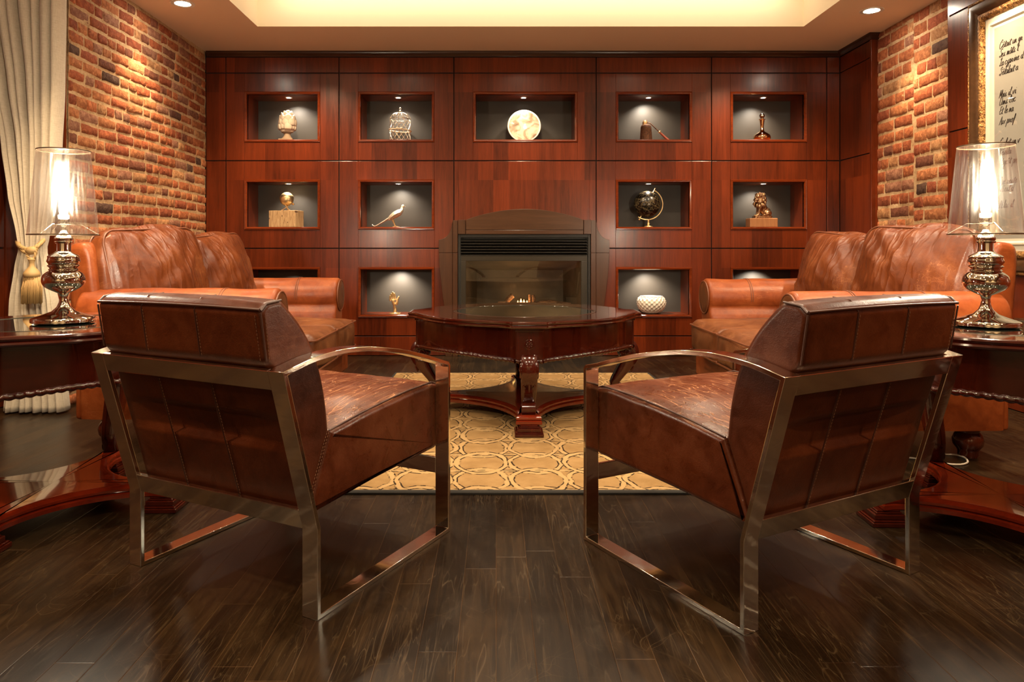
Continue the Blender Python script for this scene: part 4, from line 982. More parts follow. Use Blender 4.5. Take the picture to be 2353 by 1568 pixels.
def make_table(name, label, loc, r, h, glass, rz=0, zfloor=0, legscale=1.0):
    t = thing(name, label, 'table', (loc[0], loc[1], zfloor), rz); H = h-zfloor
    clip = .125*r; bulge = .135*r
    # top with moulded edge
    prof = [(.012, H-.034), (.004, H-.032), (.0, H-.026), (.004, H-.020), (.010, H-.018), (.006, H-.014), (.004, H-.009), (.008, H-.003), (.016, H), (.024, H)]
    m = MB(); rings = [table_outline(r, clip, bulge, inset=i_) for i_, z_ in prof]; n = len(rings[0]); k = len(prof)
    vs = [(p.x, p.y, prof[j][1]) for j, rg_ in enumerate(rings) for p in rg_]
    fs = [(j*n+i, j*n+(i+1)%n, (j+1)*n+(i+1)%n, (j+1)*n+i) for j in range(k-1) for i in range(n)]
    fs.append(tuple(range(n))[::-1])
    # flat ring from inner outline to glass circle
    b = k*n; cir = []
    for p in rings[-1]: a = math.atan2(p.y, p.x); vs.append((glass*math.cos(a), glass*math.sin(a), H)); 
    fs += [((k-1)*n+i, (k-1)*n+(i+1)%n, b+(i+1)%n, b+i) for i in range(n)]
    for i in range(n): vs.append((vs[b+i][0]*.985, vs[b+i][1]*.985, H-.007))
    fs += [(b+i, b+(i+1)%n, b+n+(i+1)%n, b+n+i) for i in range(n)]; fs.append(tuple(b+n+i for i in range(n)))
    m.add(vs, fs); top = m.build('tabletop', M_table, t, smooth=28, wn=True)
    m = MB(); m.lathe([(glass*.984, H-.006), (glass*.984, H-.001), (glass*.965, H+.0015), (glass*.955, H+.0015), (glass*.95, H-.0005), (.0005, H-.0005)], 72); m.build('glass_inset', M_glassd, t, smooth=30)
    # apron
    ah = .155 if r > .6 else .15; zi = H-.034; ain = .045*r/.67+.012
    m = MB(); po = table_outline(r, clip*.8, bulge, inset=ain); pi2 = table_outline(r, clip*.8, bulge, inset=ain+.02)
    z0, z1 = zi-ah, zi+.001; n = len(po)
    zb = lambda p: z0+.020*math.cos(4*math.atan2(p.y, p.x))*-1*.5+.0
    vs = [(p.x, p.y, z1) for p in po]+[(p.x, p.y, zb(p)) for p in po]+[(p.x, p.y, zb(p)) for p in pi2]+[(p.x, p.y, z1) for p in pi2]
    m.add(vs, [(j*n+i, j*n+(i+1)%n, ((j+1)%4)*n+(i+1)%n, ((j+1)%4)*n+i) for j in range(4) for i in range(n)]); m.build('apron', M_table, t, smooth=28, wn=True)
    m = MB(); poC = table_outline(r, clip*.8, bulge, inset=ain-.004); rr = .0095
    # rope moulding: tube whose radius spirals
    path = [Vector((p.x, p.y, zb(p)-.002)) for p in poC]; tot = 0; dens = []
    for i in range(n):
        a, b_ = path[i], path[(i+1)%n]; L = (b_-a).length; c_ = max(1, int(L/.0035))
        for j in range(c_): dens.append((a.lerp(b_, j/c_), tot+L*j/c_, (b_-a).normalized()))
        tot += L
    vs = []; nn_ = 10; pitch = .028
    for p, d, tg in dens:
        sd_ = Vector((tg.y, -tg.x, 0)); 
        for j in range(nn_):
            a = 2*PI*j/nn_; r_ = rr*1.15*(.72+.38*abs(math.sin(PI*d/pitch+a*.5)))
            vs.append(p+sd_*math.cos(a)*r_+Vector((0, 0, math.sin(a)*r_)))
    md_ = len(dens); m.add(vs, [(i*nn_+j, i*nn_+(j+1)%nn_, ((i+1)%md_)*nn_+(j+1)%nn_, ((i+1)%md_)*nn_+j) for i in range(md_) for j in range(nn_)]); m.build('rope_moulding', M_table, t, smooth=60)
    # platform with concave sides
    pr_ = r*.885; pc_ = .066*r/.67; dep = .27*r; zt = .098; zt0 = .050
    def plat(ins):
        pts = []
        for k in range(4):
            a = k*PI/2; d = Vector((math.cos(a), math.sin(a))); s = Vector((-math.sin(a), math.cos(a))); d2, s2 = s, -d
            A = d*(pr_-ins)+s*(pc_-ins*.8); B = d2*(pr_-ins)-s2*(pc_-ins*.8); nr = (d+d2).normalized()
            for i in range(25):
                tt = i/24; w_ = math.sin(PI*tt)**.62; pts.append(A+(B-A)*tt-nr*((dep+ins*.4)*w_))
        return pts
    prf = [(.010, zt0), (.0, zt0+.004), (.0, zt0+.018), (.007, zt0+.022), (.003, zt0+.028), (.003, zt0+.036), (.010, zt-.004), (.018, zt)]
    m = MB(); rg2 = [plat(i_) for i_, z_ in prf]; n = len(rg2[0]); vs = [(p.x, p.y, prf[j][1]) for j, q_ in enumerate(rg2) for p in q_]
    fs = [(j*n+i, j*n+(i+1)%n, (j+1)*n+(i+1)%n, (j+1)*n+i) for j in range(len(prf)-1) for i in range(n)]
    # triangle fans for star shaped caps
    cb = len(vs); vs += [(0, 0, prf[0][1]), (0, 0, zt)]
    fs += [(cb, (i+1)%n, i) for i in range(n)]+[(cb+1, (len(prf)-1)*n+i, (len(prf)-1)*n+(i+1)%n) for i in range(n)]
    m.add(vs, fs); m.build('platform', M_shelf, t, smooth=28, wn=True)
    for k in range(4):
        T = Matrix.Rotation(k*PI/2, 4, 'Z')
        # stepped foot
        m = MB(); m.T = T; c0 = r*.845; w0 = .072*min(1, r/.6+.1)
        for (a, za, zb_2) in ((1.0, 0, .016), (.93, .016, .022), (.80, .022, .040), (.68, .040, .046), (.62, .046, zt0+.002)):
            m.box(c0-w0*a, c0+w0*a, -w0*a, w0*a, za, zb_2)
        m.build('foot', M_tablez, t, smooth=0, bevel=.003)
        # corner block with rosette
        m = MB(); m.T = T; cr = r-ain; cw = clip*.78
        m.box(cr-.03, cr+.010, -cw, cw, z0-.004, zi); m.box(cr-.03, cr+.016, -cw-.006, cw+.006, zi-.016, zi)
        blk = m.build('corner_block', M_tablez, t, smooth=0, bevel=.002)
        m = MB(); m.T = T @ Matrix.Translation((cr+.010, 0, z0+ah*.48)) @ Matrix.Rotation(R(90), 4, 'Y')
        m.lathe([(.026, 0), (.026, .004), (.023, .005), (.021, .0025), (.0005, .0025)], 28)
        for i in range(8): a = 2*PI*i/8; m.ball((.013*math.cos(a), .013*math.sin(a), .003), .0058, 8, 6, (1, 1, .7))
        m.ball((0, 0, .004), .005, 8, 6); m.build('rosette', M_tablez, blk, smooth=50)
        # cabriole leg: side profile in (radial, z), given thickness
        zt2 = z0+.004; zb2 = zt+.001; hh = zt2-zb2; th = .040*(.6+.4*r/.67); q_ = .675-r; fr = lambda v: v*(r/.675)**.85
        cl = [(.570, 1.0, .095), (.603, .88, .112), (.612, .74, .098), (.590, .56, .072), (.556, .38, .054), (.530, .24, .046), (.522, .13, .044), (.540, .02, .046)]
        cl = [(fr(a), zb2+hh*b_, c_*(.75+.25*legscale)) for a, b_, c_ in cl]; top_r = fr(.655)
        ce = catmull([(a, b_, c_) for a, b_, c_ in cl], 7); m = MB(); m.T = T; L_, R_ = [], []
        for i, c_ in enumerate(ce):
            a_, b_ = ce[max(0, i-1)], ce[min(len(ce)-1, i+1)]; tg = Vector((b_.x-a_.x, b_.y-a_.y)).normalized(); nr = Vector((-tg.y, tg.x))
            L_.append(Vector((c_.x, c_.y))+nr*c_.z*.5); R_.append(Vector((c_.x, c_.y))-nr*c_.z*.5)
        vs = []; fs = []; kk = len(ce); tw = [th*(1.0 if i < kk*.35 else .8+.2*math.cos((i/kk-.35)*3)) for i in range(kk)]
        for i in range(kk):
            a_, b_ = L_[i], R_[i]; bv = .006; dd = (b_-a_); e_ = dd.normalized()*bv; w_ = tw[i]
            ring_ = [(a_.x, -w_+bv, a_.y), (a_.x+e_.x, -w_, a_.y+e_.y), (b_.x-e_.x, -w_, b_.y-e_.y), (b_.x, -w_+bv, b_.y), (b_.x, w_-bv, b_.y), (b_.x-e_.x, w_, b_.y-e_.y), (a_.x+e_.x, w_, a_.y+e_.y), (a_.x, w_-bv, a_.y)]
            vs += ring_
        for i in range(kk-1):
            for j in range(8): fs.append((i*8+j, i*8+(j+1)%8, (i+1)*8+(j+1)%8, (i+1)*8+j))
        fs += [tuple(range(8)), tuple((kk-1)*8+j for j in range(8))]; m.add(vs, fs)
        lg = m.build('leg', M_tablez, t, smooth=50)
        # scrolls at knee and foot
        m = MB(); kr = .050*(.7+.3*legscale); kc = Vector((fr(.600), 0, zb2+hh*.80))
        for s in (-1, 1):
            m = MB(); m.T = T @ Matrix.Translation(kc) @ Matrix.Rotation(R(90)*s, 4, 'X')
            m.lathe([(kr, 0), (kr, th+.002), (kr*.86, th+.007), (kr*.72, th+.003), (kr*.60, th+.003), (kr*.50, th+.007), (kr*.36, th+.003), (kr*.28, th+.004), (kr*.18, th+.009), (.0005, th+.010)], 28); m.T = Matrix(); m.build('scroll', M_tablez, lg, smooth=35)
        fc_ = Vector((fr(.55), 0, zb2+.026)); 
        for s in (-1, 1):
            m = MB(); m.T = T @ Matrix.Translation(fc_) @ Matrix.Rotation(R(90)*s, 4, 'X')
            m.lathe([(.030, 0), (.030, th*.85), (.02, th*.85+.003), (.0005, th*.85+.003)], 20); m.T = Matrix(); m.build('scroll', M_tablez, lg, smooth=35)
        # acanthus carving on the outer face of the knee
        m = MB(); m.T = T
        for s in (-1, 0, 1):
            for q_ in range(2):
                zc = zb2+hh*(.70-.18*q_); rc = top_r-.010-.020*q_
                m.tube([(rc+.004, s*th*.25, zc+.03), (rc+.006, s*th*.75, zc), (rc-.004, s*th*.55, zc-.03)], [.003, .005, .002], 7)
        m.build('carving', M_tablez, lg, smooth=60)
    return t
make_table('coffee_table', 'dark mahogany table with a round glass inset standing on the rug before the fireplace', (.165, 4.20), .675, .588, .42, R(0), .0135, 1.0)
make_table('end_table', 'mahogany end table with rope moulding under the left lamp', (-1.615, 2.63), .475, .68, .31, R(1), 0, .8)
make_table('end_table', 'mahogany end table with rope moulding under the right lamp', (1.75, 2.49), .475, .68, .31, R(-2), 0, .8)

# ------------------------------------------------------------------ table lamps
def shade_mat():
    t = NT('clear_mirrored_shade'); lw = t.n('LayerWeight', {'Blend': .3}).outputs['Facing']
    f = t.math('ADD', t.math('MULTIPLY', t.math('POWER', lw, 2.5), .6), .24)
    c_ = t.coord('Object'); bp_ = t.n('Bump', {'Strength': .55, 'Distance': .012, 'Height': t.noise(t.scale(c_, (1, 1, .12)), 24, 2)}).outputs[0]
    g = t.n('MixShader', {0: .4, 1: t.n('BsdfGlossy', {'Color': (1, .98, .94), 'Roughness': .04, 'Normal': bp_}), 2: t.n('BsdfGlossy', {'Color': (1, .97, .9), 'Roughness': .16, 'Normal': bp_})})
    return t.fin(t.n('MixShader', {0: f, 1: t.n('BsdfTransparent', {'Color': (1, 1, 1)}), 2: g}))
M_shade = shade_mat()
def lamp_shade_mat(): return M_shade
def make_lamp(label, x, y, z, handle=False):
    t = thing('table_lamp', label, 'lamp', (x, y, z), 0, 'chrome table lamps'); k = .001588
    def pr(l): return [(max(.0005, w*k), (742-yy)*k) for w, yy in l]
    foot = [(0, 742), (62, 742), (66, 740), (66.5, 734), (65, 731), (61, 729), (42, 723), (24, 716), (14, 706), (10, 696), (8.5, 685), (10, 677), (14, 672)]
    m = MB(); m.lathe([(r, z_) for r, z_ in [(a, b-(742-742)) for a, b in pr(foot)]], 56); m.build('foot', M_chrome, t, smooth=50)
    pts = catmull([(w, yy, 0) for w, yy in [(14, 674), (26, 668), (38, 660), (44.5, 648), (42, 634), (34, 626), (28, 623)]], 6)
    m = MB(); m.lathe([(p.x*k, (742-p.y)*k) for p in pts], 56); m.build('bulbous_body', M_chrome, t, smooth=60)
    m = MB(); rg_ = [(28, 624), (31, 621), (28, 618), (29, 616), (33.5, 612), (30, 609), (31, 607), (34.5, 602), (33, 597), (32, 594), (33, 591), (30, 588), (20, 583), (15.5, 579)]
    m.lathe(pr(rg_), 48); m.build('ringed_collar', M_chrome, t, smooth=60)
    m = MB(); m.lathe(pr([(15.5, 579), (15, 574), (15, 561), (18, 560.5), (19, 557), (17, 555.5), (19.5, 551), (18.5, 547), (14, 541), (8, 536), (7, 520), (10, 518), (12, 514), (12, 496), (9, 494)]), 40); m.build('neck', M_chrome, t, smooth=60)
    m = MB(); m.lathe(pr([(7, 494), (9, 488), (10, 470), (10.5, 440), (10, 405), (8, 385), (0, 377)]), 24); m.build('bulb', M_bulb, t, smooth=60)
    m = MB(); m.lathe([(a, b) for a, b in pr([(72, 541), (54, 348)])], 64); o = m.build('shade', M_shade, t, smooth=60)
    m = MB()
    for w_, yy in ((72, 541), (54, 348)):
        m = MB(); m.tube([(w_*k*math.cos(2*PI*i/48), w_*k*math.sin(2*PI*i/48), (742-yy)*k) for i in range(48)], .0024, 6, closed=True)
        m.build('shade_rim', M_darksteel, o, smooth=60)
    m = MB()
    for i in range(3):
        a = 2*PI*i/3+.4; m.tube([(.012*math.cos(a), .012*math.sin(a), (742-519)*k), (.055*math.cos(a), .055*math.sin(a), (742-517)*k), (71*k*math.cos(a), 71*k*math.sin(a), (742-540)*k)], .0008, 6)
    m.tube([(.03*math.cos(2*PI*i/24), .03*math.sin(2*PI*i/24), (742-518)*k) for i in range(24)], .0016, 6, closed=True)
    m.build('shade_carrier', M_chrome, o, smooth=60)
    if handle:
        m = MB(); m.tube([(.03+.030*math.cos(a), -.02, (742-645)*k+.045*math.sin(a)) for a in [R(95)-R(190)*i/14 for i in range(15)]], .0045, 8); m.build('side_handle', M_chrome, t, smooth=60)
    return t
make_lamp('chrome baluster lamp with clear shade standing near the curtain', -1.578, 2.62, .682)
make_lamp('chrome baluster lamp with clear shade standing before the framed script', 1.7045, 2.50, .682)

# ------------------------------------------------------------------ armchairs
def strip_loop(m, outer, t, x0, x1):
    po = [Vector(p) for p in outer]; pi_ = offset_poly(po, t); n = len(po)
    vs = [(x0, p.x, p.y) for p in po]+[(x1, p.x, p.y) for p in po]+[(x1, p.x, p.y) for p in pi_]+[(x0, p.x, p.y) for p in pi_]
    m.add(vs, [(j*n+i, j*n+(i+1)%n, ((j+1)%4)*n+(i+1)%n, ((j+1)%4)*n+i) for j in range(4) for i in range(n)])
def stitch_line(m, pts, step=.009, r=.0011):
    path = [Vector(p) for p in pts]; acc = 0
    for i in range(len(path)-1):
        a, b = path[i], path[i+1]; L = (b-a).length; d = 0
        if L < 1e-5: continue
        u = (b-a)/L
        while d < L-.004: m.tube([a+u*d, a+u*min(L, d+step*.6)], r, 4); d += step
def make_armchair(label, origin, rz, W, D):
    t = thing('armchair', label, 'armchair', origin, rz, 'leather armchairs with steel frames')
    w_, th = .052, .013; hw_ = W/2
    arm = [(-.122, .653), (-.08, .662), (-.015, .674), (.06, .680), (.121, .681), (.19, .677), (.255, .669), (.392, .644), (.50, .616), (.5355*1.0, .606), (.60, .586), (D-.012, .571)]
    ac = [Vector((p.x, p.y)) for p in catmull([(a, b, 0) for a, b in arm[1:-1]], 4)]
    loop = [Vector((0, 0)), Vector((0, .23)), Vector((-.122, .653))]+ac+[Vector((D-.010, .572)), Vector((D, .560)), Vector((D, 0))]
    for s in (-1, 1):
        m = MB(); a, b = s*hw_, s*(hw_-w_); strip_loop(m, loop, th, min(a, b), max(a, b)); m.build('side_frame', M_steel, t, smooth=25, bevel=.0016)
    dv = Vector((-.122, .423)).normalized(); nv = Vector((dv.y, -dv.x))
    def bar(top, hgt, name='crossbar'):
        m = MB(); q0 = top; q1 = top-dv*hgt; poly = [q0, q1, q1+nv*th, q0+nv*th]
        m.extrude([(p.x, p.y) for p in poly], 'x', -hw_+w_-.001, hw_-w_+.001); m.build(name, M_steel, t, smooth=0, bevel=.0016)
    bar(Vector((-.122, .653)), .052); bar(Vector((0, .23))+dv*.052, .056)
    m = MB(); m.box(-hw_+w_-.001, hw_-w_+.001, D-th, D, .192, .244); m.build('crossbar', M_steel, t, smooth=0, bevel=.0016)
    cw = hw_-w_-.003
    # back cushion
    bp = [(.030, .247, .02), (.018, .252, .012), (-.100, .653, .01), (-.121, .675, .012), (-.140, .797, .012), (-.119, .818, .010), (-.069, .824, .014), (-.005, .765, .05), (.0445, .70, .06), (.079, .625, .06), (.102, .534, .06), (.112, .450, .01), (.060, .33, .02)]
    prof = round_poly(bp, .02, 5)
    def dsp(v, u):
        e = 1-abs(2*u-1)**3; b = .010*e
        if v.z > .44 and v.y > -.06: v = v+Vector((0, b*1.5, b*.2))
        if v.z > .80: v.z += .006*e
        v = v+Vector((0, .001, 0))*noise.noise(v*7)
        return v
    m = MB(); pillow_loft(m, prof, -cw, cw, .016, 26, dsp); bc = m.build('back_cushion', M_chairL, t, smooth=60, wn=True)
    # seat cushion
    sp = [(.118, .452, .004), (.36, .482, .2), (D-.03, .500, .05), (D+.018, .492, .035), (D+.022, .40, .05), (D+.010, .272, .02), (.30, .262, .1), (.035, .248, .012), (.064, .33, .01)]
    def dsp2(v, u):
        e = (1-abs(2*u-1)**2.4); fr = max(0, min(1, (v.y-.1)/(D-.1))); b = .030*e*math.sin(PI*min(1, fr*.9+.08))
        if v.z > .40: v.z += b*(v.z-.40)/.09+.0035*noise.noise(Vector((v.x*9, v.y*9, 3)))
        return v
    m = MB(); pillow_loft(m, round_poly(sp, .02, 5), -cw, cw, .018, 26, dsp2); sc_ = m.build('seat_cushion', M_seatL, t, smooth=60, wn=True)
    # seams on the back cushion
    m = MB()
    rear = [(-.1205+.0, .672), (-.140, .795)]
    rear_low = [(.0135, .262), (-.1035, .648)]
    for fx in (-cw+.30*2*cw, -cw+.63*2*cw):
        for seg in (rear, rear_low):
            (a0, b0_), (a1, b1_) = seg; m.tube([(fx, a0+(a1-a0)*k/8-.0005, b0_+(b1_-b0_)*k/8) for k in range(9)], .0016, 5)
        m.tube([(fx, -.139, .797), (fx, -.118, .8235), (fx, -.069, .8285)], .0014, 5)
    ex = cw-.004
    m.tube([(-ex, -.139, .802), (-ex*.5, -.140, .805), (0, -.140, .806), (ex*.5, -.140, .805), (ex, -.139, .802)], .0034, 7)
    for s in (-1, 1):
        x = s*(cw-.002)
        m.tube([(x, -.137, .80), (x, -.119, .816), (x, -.070, .822)], .0030, 6); m.tube([(x, -.119, .676), (x, -.138, .795)], .0026, 6)
    m.build('seam', M_seam, bc, smooth=60)
    for s in (-1, 1):
        m = MB(); x = s*(cw-.0195); stitch_line(m, [(x, -.1215, .676), (x, -.1405, .792)])
        x = s*(cw+.001); stitch_line(m, [(x, -.112, .680), (x, -.126, .79)])
        stitch_line(m, [(x, .098, .452), (x, .047, .335), (x, .020, .262)]); stitch_line(m, [(x, .106, .452), (x, .055, .335), (x, .028, .262)])
    for fx in (-cw+.30*2*cw+.006, -cw+.63*2*cw+.006):
        stitch_line(m, [(fx, .0125, .262), (fx, -.1045, .648)]); m.build('stitching', M_stitch, bc, smooth=0); m = MB(); stitch_line(m, [(fx, -.121, .676), (fx, -.1405, .792)])
    m.build('stitching', M_stitch, bc, smooth=0)
    m = MB()
    for s in (-1, 1):
        x = s*(cw-.010); m.tube([(x, .12, .452), (x, .25, .471), (x, .36, .483), (x, .50, .495), (x, D-.02, .4995), (x, D+.012, .490)], .0024, 6)
    m.tube([(-cw+.01, D+.013, .488), (0, D+.016, .492), (cw-.01, D+.013, .488)], .0028, 6)
    m.build('seam', M_seam, sc_, smooth=60)
    m = MB()
    for s in (-1, 1):
        x = s*(cw-.002); stitch_line(m, [(x, .13, .438), (x, .25, .455), (x, .36, .467), (x, .50, .478), (x, D-.01, .482)])
    m.build('stitching', M_stitch, sc_, smooth=0)
    return t
A_, B_ = Vector((-1.105, 2.165)), Vector((-.456, 1.831)); mid = (A_+B_)/2
make_armchair('left brown leather armchair with steel frame seen from behind', (mid.x, mid.y, 0), math.atan2(B_.y-A_.y, B_.x-A_.x), .732, .659)
A_, B_ = Vector((.6084, 1.7612)), Vector((1.2458, 2.1125)); mid = (A_+B_)/2
make_armchair('right brown leather armchair with steel frame seen from behind', (mid.x, mid.y, 0), math.atan2(B_.y-A_.y, B_.x-A_.x), .730, .668)

# ------------------------------------------------------------------ sofas
def cushion_disp(seed, folds=.010, ang=.6, plump=False):
    def f(q, a, b, c):
        if plump:
            q = Vector((q.x*(1-.055*abs(c)**4-.03*max(0, c)), q.y, q.z*(1-.06*abs(a)**5)))
            if c > 0: q.z += .006*(1-a*a)*c
            else: q.y *= 1+.25*(1-a*a)*(-c)
        s = math.cos(ang)*q.x+math.sin(ang)*q.z; e = math.cos(ang)*q.z-math.sin(ang)*q.x
        rdg = lambda x, y, sd: 1-2*abs(noise.noise(Vector((x, y, sd))))
        w_ = (rdg(s*11, e*2.2, seed)-.5)*folds*.8+(rdg(s*24, e*4, seed+5)-.5)*folds*.45*(1 if folds > .006 else .4)
        k = min(1, (1-abs(a))*4+.25)*min(1, (1-abs(c))*4+.25)
        big = noise.noise(Vector((q.x*4, q.y*3, q.z*4+seed)))*.018
        return q+Vector((big*.4, (1 if b >= 0 else -1)*w_*k if abs(b) > .3 else 0, big+.012*noise.noise(Vector((q.x*7, 0, seed)))))
    return f
def make_sofa(label, loc, rz, mir):
    t = thing('loveseat', label, 'sofa', loc, rz, 'rolled arm leather loveseats')
    L2, Dp = .775, .53
    m = MB(); pillow_loft(m, round_poly([(-Dp, .135), (Dp-.06, .135), (Dp-.06, .305), (-Dp, .305)], .02), -L2+.05, L2-.05, .012, 10); m.build('base', M_sofaL, t, smooth=50, wn=True)
    # arms
    for s in (-1, 1):
        sec = [(.515, .14), (.735, .14), (.742, .40), (.745, .52)]
        c0 = Vector((.665, .640)); rr = .118
        arcp = [(c0.x+rr*math.cos(a)*1.02, c0.y+rr*math.sin(a)) for a in [R(-48)+R(258)*i/20 for i in range(21)]]
        sec = sec+arcp+[(.535, .53), (.52, .40)]
        sec = [(s*a, b) for a, b in sec]; 
        if s < 0: sec = sec[::-1]
        m = MB()
        def dsp(v, u):
            return v+Vector((0, 0, .006))*noise.noise(Vector((v.x*5, v.y*5, v.z*5+s)))
        pillow_loft(m, [(a, b) for a, b in sec], -Dp+.02, Dp-.10, .022, 24, lambda v, u: dsp(v, u), axis='y')
        # pillow_loft with axis y swaps: profile u -> x
        ar = m.build('arm', M_sofaL, t, smooth=60, wn=True)
        m = MB(); yf = Dp-.098; cc = Vector((s*c0.x, yf, c0.y))
        m.T = Matrix.Translation(cc) @ Matrix.Rotation(R(-90), 4, 'X')
        m.lathe([(.100, -.012), (.100, .002), (.094, .006), (.05, .004), (.0005, .003)], 32); m.T = Matrix(); fa = m.build('arm_facing', M_sofaS, ar, smooth=60)
        m = MB(); m.tube([(s*c0.x+.102*math.cos(a), yf+.002, c0.y+.102*math.sin(a)) for a in [2*PI*i/32 for i in range(32)]], .0048, 8, closed=True)
        m.build('piping', M_seamO, ar, smooth=60)
        m = MB()
        for yy in (.16, .172, -.16):
            m.tube([(s*(c0.x)+.1195*math.cos(a)*1.02*s, yy, c0.y+.1195*math.sin(a)) for a in [R(-40)+R(230)*i/24 for i in range(25)]], .0022, 6)
        m.build('seam', M_seamO, ar, smooth=60)
    # back frame
    m = MB(); bpf = [(-Dp, .14), (-Dp-.015, .40), (-Dp-.055, .90, .05), (-Dp-.045, .975, .05), (-Dp+.045, .985, .05), (-Dp+.075, .93, .04), (-Dp+.14, .42), (-Dp+.14, .14)]
    pillow_loft(m, round_poly(bpf, .02), -L2+.055, L2-.055, .035, 16); m.build('back_frame', M_sofaL, t, smooth=60, wn=True)
    # seat cushions
    for i, s in enumerate((-1, 1)):
        m = MB(); soft_box(m, .272, .40, .100, .045, 18, (.006, .02, .022), cushion_disp(3+i, .004, .9)); scn = m.build('seat_cushion', M_sofaS, t, smooth=180, loc=(s*.262, .155, .405))
        m = MB()
        for zz in (.075, -.08):
            p = round_poly([(-.270, -.398), (.270, -.398), (.270, .412), (-.270, .412)], .05, 5); m.tube([(a.x, a.y, zz+.004) for a in p], .0048, 6, closed=True)
        m.build('piping', M_seamO, scn, smooth=60)
    # back cushions: mir=+1 when the end near the camera is local +x
    for near in (True, False):
        m = MB(); hx_ = .35 if near else .325
        soft_box(m, hx_, .060, .265, .05, 26, (.014, .098, .014), cushion_disp(11 if near else 23, .017, .85*mir, True), None)
        cx_ = mir*(.335 if near else -.265); cy_ = -.335 if near else -.245
        ang = mir*R(16 if near else 10)
        o = m.build('back_cushion', M_sofaC, t, smooth=180, loc=(cx_, cy_, .795 if near else .775))
        o.rotation_euler = Euler((R(-12), R(mir*(3 if near else 5)), -ang), 'ZXY') if False else Euler((R(-10), R(mir*(2 if near else 4)), -ang))
        o.rotation_euler = Euler((R(13), R(mir*(3 if near else 5)), -ang))
        m = MB()
        for yy in (.043, -.043):
            p = round_poly([(-hx_, -.262), (hx_, -.262), (hx_, .262), (-hx_, .262)], .06, 5)
            f = cushion_disp(11 if near else 23, .0, 0, True)
            m.tube([f(Vector((a.x*.99, yy, a.y*.99)), a.x/hx_, 0, a.y/.262) for a in p], .0055, 6, closed=True)
        m.build('piping', M_seamO, o, smooth=60)
    for sx in (-1, 1):
        for sy in (-1, 1):
            m = MB(); m.lathe([(.036, .0), (.042, .012), (.041, .028), (.048, .040), (.060, .056), (.064, .080), (.056, .104), (.046, .116), (.048, .124), (.048, .142)], 28, (sx*(L2-.12), sy*(Dp-.14)-.03*(sy > 0), 0)); m.build('bun_foot', M_tablefoot, t, smooth=50)
    return t
M_tablefoot = wood('foot_mahogany', (.05, .008, .003), (.12, .022, .008), 'z', rough=.2, coat=.6)
make_sofa('left orange brown leather loveseat with rolled arms against the brick wall', (-1.475, 4.145, 0), R(-90), 1)
make_sofa('right orange brown leather loveseat with rolled arms beside the framed script', (1.765, 3.935, 0), R(90), -1)

# ------------------------------------------------------------------ lamp cable on the floor
cb = thing('power_cable', 'thin white cable looped on the floor beside the right end table', 'cable', (P(2190, 1050, 3.27).x, 3.27, 0))
fl = lambda px, py: Vector(((px-CX)*EYE/(py-CY), F*EYE/(py-CY), .005))-cb.location
m = MB(); m.tube(catmull([fl(2140, 1042), fl(2165, 1046), fl(2195, 1048), fl(2215, 1054), fl(2224, 1064), fl(2212, 1070), fl(2185, 1070), fl(2150, 1064), fl(2100, 1056), fl(2040, 1050)], 8), .004, 8); m.build('cord', simple('white_cord', (.7, .62, .5), .5), cb, smooth=60)
m = MB(); a = fl(2128, 1040); b = fl(2150, 1043); m.tube([a+Vector((0, 0, .004)), b+Vector((0, 0, .003))], .0085, 8); m.build('connector', simple('white_plug', (.8, .7, .6), .4), cb, smooth=60)

# ------------------------------------------------------------------ framed script on the right wall
YA, YB, ZA, ZB = 4.573, 2.95, .795, 2.50
fr = thing('framed_script', 'large ornate gold and dark framed handwritten verse on the right wall', 'picture frame', (XR, (YA+YB)/2, ZA))
def frame_ring(name, prof, mat, parent, dis=None, sm=30):
    """prof: (inset, depth from wall)"""
    m = MB(); k = len(prof); N = 1 if dis is None else 110; vs = []; cor = [(YA, ZA, -1, 1), (YB, ZA, 1, 1), (YB, ZB, 1, -1), (YA, ZB, -1, -1)]
    rows = []
    for c in range(4):
        y0, z0, a0, b0_ = cor[c]; y1, z1, a1, b1_ = cor[(c+1)%4]
        for i in range(N):
            t = i/N; row = []
            for u, d in prof:
                pa = Vector((XR-d, y0+a0*u, z0+b0_*u)); pb = Vector((XR-d, y1+a1*u, z1+b1_*u)); p = pa.lerp(pb, t)
                if dis: p.x -= dis(p, u)
                row.append(p-fr.location)
            rows.append(row)
    vs = [p for r_ in rows for p in r_]; n = len(rows)
    m.add(vs, [(i*k+j, i*k+j+1, ((i+1)%n)*k+j+1, ((i+1)%n)*k+j) for i in range(n) for j in range(k-1)])
    return m.build(name, mat, parent, smooth=sm)
M_frdark = wood('frame_walnut', (.03, .014, .006), (.09, .042, .018), 'x', rough=.3)
t_ = NT('carved_gilding'); cc = t_.coord('Object'); nn = t_.noise(cc, 70, 4, .6, 1.5)
M_gilt = t_.fin(t_.n('BsdfPrincipled', {'Base Color': t_.ramp(nn, [(.38, (.07, .025, .008)), (.6, (.50, .26, .09)), (.75, (.8, .5, .2))]), 'Metallic': .8, 'Roughness': .35, 'Normal': t_.n('Bump', {'Strength': 1.0, 'Distance': .006, 'Height': nn}).outputs[0]}))
frame_ring('outer_bead', [(0, 0), (0, .03), (.006, .040), (.014, .040), (.020, .034)], M_gilt, fr, lambda p, u: .003*math.sin((p.y+p.z)*260))
frame_ring('frame_moulding', [(.020, .034), (.030, .048), (.050, .052), (.072, .046), (.090, .034), (.096, .030)], M_frdark, fr)
frame_ring('gilt_ornament', [(.096, .030), (.102, .040), (.118, .044), (.130, .038), (.140, .028), (.142, .020)], M_gilt, fr, lambda p, u: .006*noise.noise(Vector((p.y*45, p.z*45, u*30))), 60)
M_mat = simple('white_mat', (.55, .50, .40), .7)
